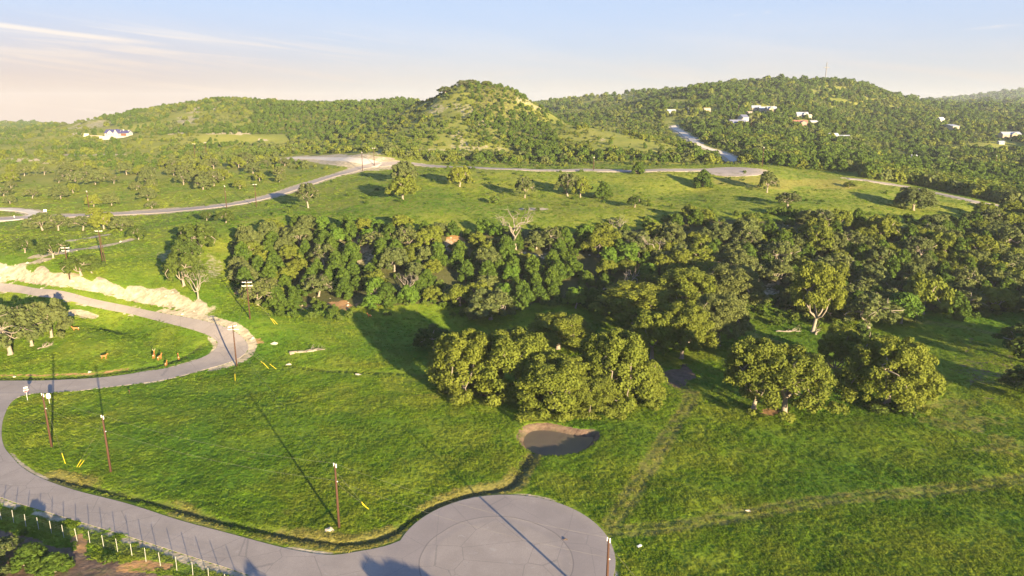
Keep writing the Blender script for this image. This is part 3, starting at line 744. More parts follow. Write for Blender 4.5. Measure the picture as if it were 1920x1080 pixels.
def make_oak(seed, W, Ht, n, size, mat, nclu=40, clr=(1.1, 2.0), skirt=.28, sides=5, open_=0, nlimb=20, reach=1.05):
    """broad dome of foliage lobes on spreading limbs; returns (crown mesh, trunk mesh)"""
    r = np.random.default_rng(seed); cen = []; rad = []
    hb = Ht * skirt; lobes = [(r.uniform(0, 2 * math.pi), r.uniform(.1, .34)) for _ in range(3)]
    t0 = r.uniform(0, 6.28)
    for i in range(nclu):
        f = (i + .5) / nclu; th = t0 + i * 2.39996 + r.normal() * .25; z = f ** .8
        rr = W / 2 * math.sqrt(max(0, 1 - (z * .92) ** 2.2)) * (.62 + .38 * r.random())
        rr *= 1 + .18 * math.cos(2 * (th - lobes[0][0])) * (1 - z) + .10 * math.cos(3 * (th - lobes[1][0]))
        c = r.uniform(*clr)
        cen.append((rr * math.cos(th) * .92, rr * math.sin(th) * .92, hb + (Ht - hb - c) * z + r.normal() * .3)); rad.append(c)
    for i in range(nclu // 5):
        th = r.uniform(0, 6.28); rr = W / 2 * r.uniform(0, .55); cen.append((rr * math.cos(th), rr * math.sin(th), Ht * r.uniform(.5, .8))); rad.append(clr[1])
    crown = leaf_cloud('oak_crown', cen, rad, n, size, r, mat)
    mb = MB(); tr = W * .028
    fork = (r.normal() * .3, r.normal() * .3, Ht * r.uniform(.2, .28))
    mb.tube([(0, 0, -.6), (0, 0, .0), (0, 0, .35), fork], [tr * 2.0, tr * 1.75, tr * 1.15, tr * .95], 8, False)
    sel = r.choice(len(cen), min(nlimb, len(cen)), replace=False); mains = []
    for i in range(5):
        th = i * 1.256 + r.normal() * .3; e = (W * .24 * math.cos(th), W * .24 * math.sin(th), Ht * r.uniform(.5, .66)); mains.append(limb(mb, fork, e, tr * .62, tr * .34, r, .14, 4, sides))
    for s_ in sel:
        e = np.array(cen[s_]); m_ = mains[int(np.argmin([np.linalg.norm(e - q2) for q2 in mains]))]
        limb(mb, m_, e * reach, tr * .40, tr * .12, r, .18, 4, sides)
    return crown, mb.mesh('oak_trunk', m_bark, True)

def make_juniper(seed, W, Ht, n, size, mat):
    r = np.random.default_rng(seed); cen = []; rad = []
    for i in range(26):
        f = (i + .3) / 26; th = i * 2.4 + r.normal() * .3
        rr = W / 2 * (1 - f ** 1.7) ** .75 * (.55 + .35 * r.random()); c = W * r.uniform(.13, .2) * (1 - .4 * f)
        cen.append((rr * math.cos(th), rr * math.sin(th), .5 + f * (Ht - 1.0))); rad.append(c)
    crown = leaf_cloud('juniper_crown', cen, rad, n, size, r, mat, up=.3, flatten=1.25, low=-.8)
    mb = MB(); mb.tube([(0, 0, -.5), (.1, 0, Ht * .3), (0, .1, Ht * .8)], [W * .045, W * .03, W * .01], 5, False)
    for i in range(4):
        th = i * 1.6; limb(mb, (0, 0, .3), (W * .3 * math.cos(th), W * .3 * math.sin(th), Ht * .5), W * .02, W * .006, r, .1, 3, 4)
    return crown, mb.mesh('juniper_trunk', m_bark, True)

def make_dead(seed, W, Ht):
    r = np.random.default_rng(seed); mb = MB()
    top = np.array((r.normal() * .3, r.normal() * .3, Ht * .4)); mb.tube([(0, 0, -.4), (0, 0, Ht * .2), top], [.3, .22, .18], 6, False)
    for i in range(6):
        th = i * 1.05 + r.normal() * .3
        e = limb(mb, top * r.uniform(.7, 1), (W * .32 * math.cos(th), W * .32 * math.sin(th), Ht * r.uniform(.6, .85)), .15, .07, r, .18, 4, 4)
        for k in range(4):
            e2 = limb(mb, e, e + np.array((math.cos(th + r.normal()) * W * .16, math.sin(th + r.normal()) * W * .16, r.uniform(.0, .3) * Ht)), .07, .03, r, .2, 3, 3)
            for k2 in range(2): limb(mb, e2, e2 + r.normal(size=3) * .6 + np.array((0, 0, .3)), .03, .012, r, .1, 2, 3)
    return mb.mesh('dead_branches', m_dead, True)

# (mesh pair, nominal width, nominal height)
PROTO = {}
PROTO['oak_near'] = [(make_oak(100 + i, 15, 12, 44000, .20, M_OAK, 130, (.75, 1.35), .03), 15, 12) for i in range(3)]
PROTO['oak_tall'] = [(make_oak(120 + i, 14, 14, 34000, .205, M_OAK if i else M_OAKG, 100, (.75, 1.3), .22), 14, 14) for i in range(3)]
PROTO['oak_mid'] = [(make_oak(140 + i, 10, 8, 7500, .29, (M_OAK, M_OAKG, M_OAK, M_OAKG)[i], 42, (.6, 1.15), .2, 4), 10, 8) for i in range(4)]
PROTO['oak_mid'] += [(make_oak(150 + i, 10, 8, 3600, .27, M_OAKG, 38, (.6, 1.0), .3, 4, 0, 36, 1.13), 10, 8) for i in range(2)]
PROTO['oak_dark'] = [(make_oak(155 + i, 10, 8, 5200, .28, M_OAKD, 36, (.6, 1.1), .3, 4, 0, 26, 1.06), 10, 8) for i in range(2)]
PROTO['oak_high'] = [(make_oak(131, 13, 14, 30000, .20, M_OAK, 90, (.75, 1.3), .40, 6), 13, 14)]
PROTO['oak_bare'] = [(make_oak(133, 15, 13, 30000, .20, M_OAK, 120, (.7, 1.2), .12, 5, 0, 34, .99), 15, 13)]
PROTO['oak_wide'] = [(make_oak(137, 19, 14, 46000, .21, M_OAK, 150, (.8, 1.35), .10, 6), 19, 14)]
PROTO['juniper'] = [(make_juniper(160 + i, 5.5, 7, 3600, .27, M_JUN), 5.5, 7) for i in range(3)]
PROTO['elm'] = [(make_oak(180 + i, 7, 8, 4000, .31, M_ELM, 20, (.8, 1.3), .18, 4), 7, 8) for i in range(2)]
PROTO['shrub'] = [(make_oak(190 + i, 4, 2.2, 900, .26, M_SHR if i else M_JUN, 14, (.4, .7), .1, 3), 4, 2.2) for i in range(2)]
KIND = {'oak_near': ('live_oak_tree', 'tree'), 'oak_tall': ('live_oak_tree', 'tree'), 'oak_mid': ('live_oak_tree', 'tree'), 'oak_dark': ('live_oak_tree', 'tree'), 'oak_high': ('live_oak_tree', 'tree'), 'oak_bare': ('live_oak_tree', 'tree'), 'oak_wide': ('live_oak_tree', 'tree'), 'juniper': ('juniper_tree', 'tree'), 'elm': ('elm_tree', 'tree'), 'shrub': ('shrub', 'shrub')}

TREES = []
def put_tree(kind, x, y, w, h, label, group=None, var=None, rz=None, z=None):
    (crown, trunk), W0, H0 = PROTO[kind][(var if var is not None else random.randrange(99)) % len(PROTO[kind])]
    nm, cat = KIND[kind]
    e = empty(nm, (x, y, float(H(x, y)) - .05 if z is None else z), random.uniform(0, 6.28) if rz is None else rz)
    e.scale = (w / W0, w / W0, h / H0)
    for n_, m_ in (('crown', crown), ('trunk', trunk)):
        o = bpy.data.objects.new(n_, m_); COL.objects.link(o); o.parent = e
    tag(e, label, cat, group); TREES.append((x, y, w)); return e

# near and middle trees, each read off the photograph: base pixel, crown width, crown height in pixels
HAND = [
 ('oak_near', 872, 727, 136, 118, 'broad live oak at the left end of the clump behind the pond'),
 ('oak_near', 968, 734, 146, 128, 'tall live oak in the middle back of the clump behind the pond'),
 ('oak_near', 1040, 766, 146, 112, 'low spreading live oak nearest the pond, branches brushing the grass'),
 ('oak_near', 1150, 742, 140, 134, 'tallest rounded live oak at the right of the clump behind the pond'),
 ('oak_near', 1106, 772, 104, 84, 'small live oak filling the front gap of the clump behind the pond'),
 ('oak_near', 1200, 748, 90, 82, 'small live oak at the right tip of the clump beside the worn dirt patch'),
 ('oak_dark', 815, 656, 78, 50, 'dark shaded oak standing alone behind the left end of the clump'),
 ('oak_tall', 1046, 654, 124, 76, 'shaded oak with only its top in sunlight behind the clump'),
 ('oak_dark', 970, 650, 70, 40, 'low shaded oak in the dark meadow behind the clump'),
 ('oak_mid', 920, 598, 100, 62, 'solitary olive green oak at the foot of the wooded bluff'),
 ('oak_tall', 1222, 672, 100, 98, 'live oak with a bare pale trunk left of two similar meadow oaks'),
 ('oak_tall', 1278, 672, 108, 112, 'large live oak with its orange lit trunk above the worn dirt patch'),
 ('oak_tall', 1347, 648, 100, 106, 'thin grey oak with a slim trunk at the right of the meadow group'),
 ('oak_tall', 1190, 606, 150, 86, 'wide grey green oak where the meadow meets the bluff'),
 ('oak_tall', 1284, 594, 120, 100, 'high grey crowned oak rising behind the meadow group'),
 ('oak_tall', 1368, 585, 110, 98, 'dense grey green oak right of the high crowned oak'),
 ('oak_high', 1413, 766, 116, 140, 'dark leaved oak with a straight sunlit white trunk and red earth beside it'),
 ('oak_bare', 1470, 774, 160, 138, 'wide half bare oak showing tangled pale branches in its crown'),
 ('oak_high', 1567, 714, 72, 112, 'slim shaded oak with a short orange lit trunk between two big oaks'),
 ('oak_wide', 1664, 757, 176, 140, 'biggest right hand oak with a leaning trunk and weeds round its foot'),
 ('oak_dark', 1614, 700, 90, 92, 'shaded oak crowded behind the biggest right hand oak'),
 ('oak_high', 1524, 622, 96, 136, 'tall oak with white forked limbs at the edge of the bluff'),
 ('oak_mid', 1628, 618, 100, 72, 'round oak under the rocky ledge of the bluff'),
 ('elm', 1690, 606, 62, 66, 'bright green elm at the right foot of the bluff'),
 ('oak_mid', 1730, 588, 78, 78, 'smooth pale round oak on the right of the bluff'),
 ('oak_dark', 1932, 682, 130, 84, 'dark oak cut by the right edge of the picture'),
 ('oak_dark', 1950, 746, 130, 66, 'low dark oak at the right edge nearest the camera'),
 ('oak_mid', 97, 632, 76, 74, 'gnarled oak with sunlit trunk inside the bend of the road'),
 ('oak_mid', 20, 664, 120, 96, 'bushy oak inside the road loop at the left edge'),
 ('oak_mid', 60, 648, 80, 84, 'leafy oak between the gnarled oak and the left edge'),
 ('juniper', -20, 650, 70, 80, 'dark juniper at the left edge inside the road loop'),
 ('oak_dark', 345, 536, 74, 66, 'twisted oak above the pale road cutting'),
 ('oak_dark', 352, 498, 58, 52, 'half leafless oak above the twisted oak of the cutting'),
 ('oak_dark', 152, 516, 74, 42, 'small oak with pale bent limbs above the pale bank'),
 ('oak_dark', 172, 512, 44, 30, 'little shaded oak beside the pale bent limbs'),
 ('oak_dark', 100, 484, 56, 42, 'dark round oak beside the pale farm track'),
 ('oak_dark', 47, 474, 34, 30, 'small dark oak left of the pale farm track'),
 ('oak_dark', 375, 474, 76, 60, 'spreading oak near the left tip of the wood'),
 ('oak_dark', 260, 450, 34, 28, 'small dark oak with a bright forked trunk on the slope'),
 ('oak_mid', 80, 432, 52, 34, 'rounded yellow green bush oak below the gravel ring, left half'),
 ('oak_mid', 110, 432, 46, 32, 'rounded yellow green bush oak below the gravel ring, right half'),
 ('oak_mid', 156, 432, 46, 30, 'yellowish oak at the left of the row below the road'),
 ('oak_mid', 195, 430, 50, 34, 'oak in the middle of the row below the road'),
 ('oak_mid', 228, 432, 46, 30, 'oak with sunlit trunks at the right of the row below the road'),
 ('oak_mid', 178, 407, 30, 20, 'small bush oak overlapping the edge of the road'),
 ('oak_dark', 388, 414, 24, 20, 'thin oak just below the road near two utility poles'),
 ('oak_dark', 424, 418, 34, 24, 'thin oak left of the wood just below the road'),
 ('oak_mid', 578, 390, 46, 50, 'airy oak in the grass right of the curving road'),
 ('oak_mid', 755, 374, 58, 46, 'thin spreading oak on the left of the upper field'),
 ('oak_mid', 760, 342, 48, 42, 'oak behind the thin spreading oak on the upper field'),
 ('oak_mid', 862, 350, 46, 40, 'oak standing close below the upper road'),
 ('shrub', 925, 380, 26, 14, 'small bush in the middle of the upper field'),
 ('oak_mid', 984, 371, 36, 40, 'upright oak alone in the middle of the upper field'),
 ('oak_mid', 1064, 368, 48, 46, 'left oak of the close pair on the upper field'),
 ('oak_mid', 1088, 370, 36, 38, 'right oak of the close pair on the upper field'),
 ('juniper', 1133, 371, 32, 30, 'round dark tree right of the close pair of oaks'),
 ('juniper', 1196, 326, 24, 24, 'small tree beside the upper road'),
 ('juniper', 1318, 351, 34, 34, 'dark conical tree below the upper turning circle'),
 ('oak_mid', 1438, 361, 36, 40, 'tall tree on dry grass right of the turning circle'),
 ('oak_mid', 1477, 388, 50, 30, 'low dark oak near the right end of the upper field'),
 ('oak_mid', 1593, 352, 24, 12, 'tiny flat bush oak on the right of the upper field'),
 ('oak_mid', 1712, 394, 74, 46, 'wide bright oak at the right end of the upper field'),
 ('oak_dark', 1190, 389, 34, 22, 'dark oak at the upper edge of the wood'),
 ('oak_mid', 456, 306, 26, 20, 'rounded dark oak by the bare limestone pad'),
 ('oak_mid', 497, 312, 24, 14, 'low oak left of the limestone pad'), ('oak_mid', 534, 311, 26, 14, 'low oak nearest the limestone pad'),
 ('oak_mid', 487, 340, 22, 18, 'left of two lone oaks on the left field'), ('oak_mid', 524, 342, 18, 16, 'right of two lone oaks on the left field'),
 ('oak_mid', 450, 354, 26, 18, 'small oak in the middle of the left field'),
 ('oak_mid', 835, 174, 30, 11, 'flat topped oak leaning off the left shoulder of the central hill top'),
 ('oak_mid', 866, 161, 22, 10, 'oak with sky showing under it left of the central hill top'),
 ('oak_mid', 884, 157, 16, 8, 'small oak exactly on the central hill top'),
 ('oak_mid', 912, 158, 20, 7, 'low row like oak just right of the central hill top'),
 ('shrub', 1212, 757, 60, 20, 'leafy bush at the foot of the clump'), ('shrub', 1690, 772, 56, 20, 'bright green bush in the weeds under the biggest oak'), ('shrub', 1645, 770, 44, 16, 'small bush at the leaning trunk of the biggest oak'),
 ('juniper', 58, 1062, 66, 50, 'yellow tipped juniper on the brown slope behind the fence'), ('oak_mid', 8, 1046, 74, 44, 'dark low oak cut by the left edge behind the fence'),
 ('juniper', 104, 1072, 56, 42, 'low juniper right of the yellow tipped one behind the fence'), ('shrub', 45, 1002, 16, 10, 'tiny bush on the brown slope near the fence'),
 ('shrub', 205, 1052, 22, 14, 'single green bush low on the brown slope'), ('oak_mid', -30, 1100, 80, 50, 'oak at the bottom left corner'),
]
def crest(px, py, tmax):
    g_, t_ = G([px], [py])
    while t_[0] > tmax: py += 1; g_, t_ = G([px], [py])
    return g_[0], t_[0]
hp = np.array([(a[1], a[2]) for a in HAND], float); hg, ht = G(hp[:, 0], hp[:, 1])
for i_, a_ in enumerate(HAND):
    if a_[2] < 180: hg[i_], ht[i_] = crest(a_[1], a_[2], 680)
n_tree = 0
for (kind, px, py, wpx, hpx, label), g_, t_ in zip(HAND, hg, ht):
    w = wpx * t_ / F * {'oak_near': 1.2, 'oak_tall': 1.12}.get(kind, 1.06) if kind not in ('oak_high', 'oak_bare') else wpx * t_ / F * 1.1; el = math.atan2(540 - py, F) - PITCH
    h = max(1.0, (hpx * t_ / F - w * .30 * math.sin(-el)) / math.cos(el)) if kind != 'shrub' else max(.8, hpx * t_ / F * .8)
    y_ = g_[1] + 0.0
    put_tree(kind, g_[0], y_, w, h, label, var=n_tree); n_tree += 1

# trees of the left plain, scattered singly between the two roads
def poisson(poly, n, dmin, seed, avoid=True, tries=30000):
    r = np.random.default_rng(seed); P = G([p[0] for p in poly], [p[1] for p in poly])[0][:, :2]; lo = P.min(0); hi = P.max(0); out = []
    while len(out) < n and tries > 0:
        tries -= 1; x, y = r.uniform(lo, hi)
        if not inside(np.array([x]), np.array([y]), P)[0]: continue
        if avoid and any((x - a) ** 2 + (y - b) ** 2 < (dmin * .5 + w_ * .4) ** 2 for a, b, w_ in TREES if abs(y - b) < 12): continue
        if any((x - a) ** 2 + (y - b) ** 2 < dmin ** 2 for a, b in out): continue
        out.append((x, y))
    return out
PLAIN = [('oaks massed in the left half of the plain', 'grey green oak among those massed left of the plain beyond the road', [(0,385),(130,396),(210,396),(235,350),(200,312),(0,318)], 24, 6.5),
         ('oaks massed in the right half of the plain', 'olive oak among those massed on the plain left of the curving road', [(240,384),(300,392),(385,372),(430,340),(400,312),(230,316)], 26, 6.0),
         ('scattered oaks beside the curving road', 'isolated small oak on the grass beside the curving road', [(430,352),(560,338),(620,318),(560,303),(430,312)], 4, 12)]
for grp, lab, poly, n_, dm in PLAIN:
    for x, y in poisson(poly, n_, dm, 7 + n_):
        if min(dist(np.array([x]), np.array([y]), L_, 50)[0][0] for L_ in (road_far, ring)) < 6: continue
        w = random.uniform(6.5, 11.5); ppx, ppy, _ = project(x, y, float(H(x, y)))
        col_ = ['by the left edge', 'above the gravel ring', 'behind the bare leaning pole', 'left of the two lone oaks', 'below the limestone pad'][int(np.searchsorted([60, 150, 250, 400], ppx))]
        row_ = 'nearest the road' if ppy > 365 else ('halfway up the plain' if ppy > 338 else 'at the back of the plain')
        if n_ > 5: l2, g2 = 'olive green oak %s, %s' % (row_, col_), 'plain oaks %s, %s' % (row_, col_)
        else: l2, g2 = lab, grp
        put_tree('oak_mid', x, y, w, w * random.uniform(.55, .8), l2, g2)

# the wooded bluff
WB = [(440,480),(460,545),(485,576),(560,582),(680,582),(800,576),(905,575),(1000,576),(1100,582),(1150,590),(1250,590),(1400,574),(1500,588),(1560,600),(1620,600),(1720,590),(1990,590),(2080,590),(2080,396),
        (1920,398),(1850,404),(1800,417),(1700,426),(1560,424),(1400,415),(1280,408),(1215,430),(1100,441),(1000,433),(870,440),(700,434),(640,438),(560,424),(500,430),(460,452)]
belt = poisson(WB, 640, 4.9, 3)
recs = []
for x, y in belt:
    z = float(H(x, y)); px, py, d = project(x, y, z); nn = float(fbm(np.array([x / 18]), np.array([y / 18]), 2, 66)[0])
    u_ = random.random()
    if any(((px - a_) / c_) ** 2 + ((py - b_ - 8) / d_) ** 2 < 1 for a_, b_, c_, d_ in ((1450,548,58,20),(1660,532,46,16),(1180,548,40,12),(690,476,20,20),(850,458,24,14),(1000,482,34,9),(620,566,60,12),(1345,500,16,16),(1780,470,26,10))): continue
    if py < 446 and nn < .47: continue
    if px > 1230: kind = 'oak_mid' if u_ < .72 else 'juniper'
    elif px < 620 and py > 480: kind = 'oak_mid' if u_ < .6 else 'juniper'
    else: kind = 'juniper' if u_ < .46 + (nn - .5) else ('elm' if u_ > .88 else 'oak_mid')
    if nn > .64 and random.random() < .45 and 600 < px < 1240: continue          # openings with bare rock
    if kind == 'juniper': w = random.uniform(4.6, 7.4); h = w * random.uniform(.9, 1.25)
    elif kind == 'elm': w = random.uniform(5, 7.5); h = w * random.uniform(.9, 1.15)
    else: w = random.uniform(6.5, 11.5); h = w * random.uniform(.55, .8)
    if px > 1300: w *= 1.12; h *= 1.1
    if py < 450: w *= .85; h *= .8
    recs.append((w * h / d ** 2, kind, x, y, w, h, px, py))
recs.sort(reverse=True)
N_IND = 300 - len([t for t in HAND if t[0] != 'shrub']) - 54
def belt_label(kind, px, py):
    k = {'oak_mid': 'grey green live oak', 'juniper': 'dark green juniper', 'elm': 'bright green elm'}[kind]
    side = ['at its left tip', 'above the long meadow shadow', 'near the lone olive oak', 'behind the oak clump', 'above the shaded track', 'behind the high grey oak',
            'near the white limbed oak', 'near the round pale oak', 'towards the right edge'][int(np.searchsorted([560, 720, 880, 1040, 1200, 1360, 1520, 1720], px))]
    lev = 'foot' if py > 545 else ('lower slope' if py > 500 else ('upper slope' if py > 460 else 'top edge'))
    return '%s on the %s of the bluff, %s' % (k.replace('grey green ', 'grey ').replace('dark green ', 'dark ').replace('bright green ', 'bright '), lev, side), '%ss on the %s of the bluff %s' % (k, lev, side)
for s_, kind, x, y, w, h, px, py in recs[:N_IND]:
    l_, g_ = belt_label(kind, px, py); put_tree(kind, x, y, w, h, l_, g_)
REST = recs[N_IND:]
# off to the right, the trees whose long shadows fall over the far meadow
for i, (x, y, w, h) in enumerate([(141,168,15,13),(158,178,16,14),(150,150,14,12),(172,160,16,14)]):
    put_tree('oak_tall', x, y, w, h, 'tall oak beyond the right edge shading the far meadow', 'tall oaks right of the view')
for i, (x, y, w, h) in enumerate([(1,54,12,6.0),(-17,50,9,6.5)]):
    put_tree('oak_mid', x, y, w, h, 'oak below the camera shading the lower road', 'oaks below the camera')

# dead trees
for i, (px, py, wpx, hpx, lab) in enumerate([(966,470,60,66,'bleached leafless tree at the top middle of the wood'),(1580,600,22,26,'small leafless tree in the meadow edge'),
        (372,560,34,50,'dead tree leaning over the pale cutting'),(765,560,36,46,'bare crooked dead tree low in the left wood'),(1225,488,44,40,'pale leafless tree in the middle of the wood'),
        (1160,440,30,30,'bare dead crown against the upper field'),
        (1180,560,30,50,'dead tree with one arched pale limb')]):
    g_, t_ = G([px], [py]); g_ = g_[0]; t_ = t_[0]
    o = bpy.data.objects.new('dead_tree', make_dead(40 + i, 6, 7)); COL.objects.link(o); o.location = g_
    s_ = wpx * t_ / F / 5; o.scale = (s_, s_, hpx * t_ / F / 6.5); tag(o, lab, 'dead tree')

# ------------------------------------------------------------------ scattered growth (one object each, instanced)
lib = {}
def library(name, meshes):
    c = bpy.data.collections.new(name)
    for i, m_ in enumerate(meshes):
        o = bpy.data.objects.new('%02d_%s' % (i, name), m_); c.objects.link(o)
    lib[name] = c; return c
def scatter(name, P, rz, scl, index, coll, label=None, extra=None, tilt=None):
    me = bpy.data.meshes.new(name); me.vertices.add(len(P)); me.vertices.foreach_set('co', np.ascontiguousarray(P, np.float32).ravel())
    rot = np.zeros((len(P), 3), np.float32); rot[:, 2] = rz
    if tilt is not None: rot[:, 0] = tilt
    sc = np.asarray(scl, np.float32); sc = np.repeat(sc[:, None], 3, 1) if sc.ndim == 1 else sc
    for nm, arr, ty in (('rot', rot, 'FLOAT_VECTOR'), ('scl', sc, 'FLOAT_VECTOR')):
        a = me.attributes.new(nm, ty, 'POINT'); a.data.foreach_set('vector', np.ascontiguousarray(arr).ravel())
    a = me.attributes.new('pick', 'INT', 'POINT'); a.data.foreach_set('value', np.asarray(index, np.int32))
    for k, v in (extra or {}).items():
        a = me.attributes.new(k, 'FLOAT', 'POINT'); a.data.foreach_set('value', np.asarray(v, np.float32))
    ng = bpy.data.node_groups.new(name, 'GeometryNodeTree')
    ng.interface.new_socket('Geometry', in_out='INPUT', socket_type='NodeSocketGeometry'); ng.interface.new_socket('Geometry', in_out='OUTPUT', socket_type='NodeSocketGeometry')
    gi = ng.nodes.new('NodeGroupInput'); go = ng.nodes.new('NodeGroupOutput'); ip = ng.nodes.new('GeometryNodeInstanceOnPoints'); ci_ = ng.nodes.new('GeometryNodeCollectionInfo')
    ci_.inputs[0].default_value = coll; ci_.inputs[1].default_value = True; ci_.inputs[2].default_value = True
    def na(nm, ty):
        n_ = ng.nodes.new('GeometryNodeInputNamedAttribute'); n_.data_type = ty; n_.inputs[0].default_value = nm; return n_.outputs[0]
    e2r = ng.nodes.new('FunctionNodeEulerToRotation'); L = ng.links.new
    L(na('rot', 'FLOAT_VECTOR'), e2r.inputs[0]); L(gi.outputs[0], ip.inputs['Points']); L(ci_.outputs[0], ip.inputs['Instance'])
    ip.inputs['Pick Instance'].default_value = True; L(na('pick', 'INT'), ip.inputs['Instance Index']); L(e2r.outputs[0], ip.inputs['Rotation']); L(na('scl', 'FLOAT_VECTOR'), ip.inputs['Scale'])
    L(ip.outputs[0], go.inputs[0])
    o = bpy.data.objects.new(name, me); COL.objects.link(o); md = o.modifiers.new('scatter', 'NODES'); md.node_group = ng
    tag(o, label, kind='stuff'); return o

def far_crown(seed, W, Ht, n, size, mat, jun=False):
    r = np.random.default_rng(seed); cen = []; rad = []
    for i in range(9):
        th = i * 2.4; f = (i + .4) / 9
        rr = W / 2 * (1 - f ** 1.8) ** .6 * r.uniform(.45, .75); cen.append((rr * math.cos(th), rr * math.sin(th), .25 * Ht + f * Ht * .6)); rad.append(W * r.uniform(.16, .26))
    return leaf_cloud('crown', cen, rad, n, size, r, mat, up=.2, lump=.25, low=-.6)
farlib = library('far_trees', [far_crown(1, 6, 4.6, 260, .62, M_OAK), far_crown(2, 6, 4.4, 260, .62, M_OAKG), far_crown(3, 5, 5.2, 240, .58, M_JUN), far_crown(4, 5, 4.8, 240, .58, M_JUN), far_crown(5, 5.5, 4.6, 240, .6, M_SHR), far_crown(6, 6, 4.5, 260, .62, M_OAK)])
r = np.random.default_rng(77)
pts = []
for y0, y1, sp in ((330, 560, 3.5), (560, 800, 4.2), (800, 1150, 5.4), (1150, 1700, 8.5), (1700, 3600, 17)):
    ny = int((y1 - y0) / sp); nx = int(.82 * 2 * y1 / sp)
    yy, xx = np.meshgrid(np.linspace(y0, y1, ny), np.linspace(-.82 * y1, .82 * y1, nx)); yy = yy.ravel() + r.uniform(-.5, .5, yy.size) * sp; xx = xx.ravel() + r.uniform(-.5, .5, xx.size) * sp
    m_ = np.abs(xx) < .80 * yy + 10; xx = xx[m_]; yy = yy[m_]
    zz = H(xx, yy); px, py, d = project(xx, yy, zz)
    c = cover_at(xx, yy, zz); ok = r.random(len(xx)) < np.clip(c, 0, 1) * .78
    front = d < 425
    ok &= np.where(front, (py < 303) & (px < 1300) | (px > 1460) & (d > 405) | (px > 1250) & (py < 303) & (d > 405), True)
    ok &= ~((px > 1430) & (px < 2100) & (d < 440) & (py > 300 + np.interp(px, [1430, 1600, 1700, 1800, 1950], [8, 28, 40, 66, 84])))
    for L_, dd in ((road_top, 9), (road_right, 5), (track_hill, 5), (road_spur, 16), (road_far, 9)):
        ok &= dist(xx, yy, L_, 30)[0] > dd
    s = np.clip(sp / 5.2, .85, 3.6) * r.uniform(.55, 1.35, len(xx)) * np.where(r.random(len(xx)) < .25, .55, 1)
    s *= .62 + .8 * fbm(xx / 22, yy / 22, 2, 33)
    s *= np.where((px > 1290) & (d < 700), 1.15, np.where((px > 700) & (px < 1290) & (d < 720), np.where(py > 286, 1.0, .66), np.where(px > 1290, 1.0, .78)))
    pts.append(np.column_stack([xx, yy, zz, s])[ok])
# low scrub thickening the sunlit hill faces
yy, xx = r.uniform(400, 900, 60000), r.uniform(-.70, .75, 60000); xx = xx * yy
zz = H(xx, yy); px, py, d = project(xx, yy, zz)
ok = (d > 400) & (cover_at(xx, yy, zz) > .12) & (r.random(len(xx)) < np.where((px > 690) & (px < 1290), .38, .16)) & (fbm(xx / 12, yy / 12, 2, 19) > .44) & (dist(xx, yy, track_hill, 30)[0] > 7) & (dist(xx, yy, road_spur, 40)[0] > 16) & (dist(xx, yy, road_top, 30)[0] > 9)
pts.append(np.column_stack([xx, yy, zz, r.uniform(.18, .45, len(xx))])[ok])
# right-hand valley side below the far edge of the upper field
yy, xx = r.uniform(300, 420, 5200), r.uniform(.50, .9, 5200); xx = xx * yy
zz = H(xx, yy); px, py, d = project(xx, yy, zz)
edge_y = np.interp(px, [1430, 1500, 1600, 1700, 1800, 1900, 2200], [318, 322, 333, 346, 366, 388, 400])
ok = (py < edge_y - 2) & (dist(xx, yy, road_right, 30)[0] > 5)
pts.append(np.column_stack([xx, yy, zz, r.uniform(.9, 1.5, len(xx))])[ok])
Pf = np.vstack(pts); print('far trees', len(Pf))
kindn = fbm(Pf[:, 0] / 60, Pf[:, 1] / 60, 2, 14) + r.normal(size=len(Pf)) * .10
cv_ = cover_at(Pf[:, 0], Pf[:, 1], Pf[:, 2])
pick = np.where((kindn < .46) | (cv_ > .98) & (r.random(len(Pf)) < .7), r.integers(2, 4, len(Pf)), np.where(kindn < .56, 0, np.where(kindn < .66, 1, np.where(kindn < .74, 5, 4))))
scatter('distant_woods', Pf[:, :3] - [0, 0, .5], r.uniform(0, 6.28, len(Pf)), Pf[:, 3], pick, farlib, 'small oaks and junipers covering the hills and the valley beyond the roads')
# what remains of the bluff wood beyond the single trees
midlib = library('bluff_trees', [PROTO['oak_mid'][0][0][0], PROTO['oak_mid'][1][0][0], PROTO['juniper'][0][0][0], PROTO['juniper'][1][0][0], PROTO['elm'][0][0][0]])
if REST:
    X_ = np.array([a[2] for a in REST]); Y_ = np.array([a[3] for a in REST]); kd = {'oak_mid': (0, 10, 8), 'juniper': (2, 5.5, 7), 'elm': (4, 7, 8)}
    sc = np.array([(a[4] / kd[a[1]][1], a[4] / kd[a[1]][1], a[5] / kd[a[1]][2]) for a in REST])
    ix = np.array([kd[a[1]][0] + (0 if a[1] == 'elm' else random.randrange(2)) for a in REST])
    scatter('bluff_thicket', np.column_stack([X_, Y_, H(X_, Y_)]), r.uniform(0, 6.28, len(X_)), sc, ix, midlib, 'smaller trees filling the gaps of the wooded bluff')
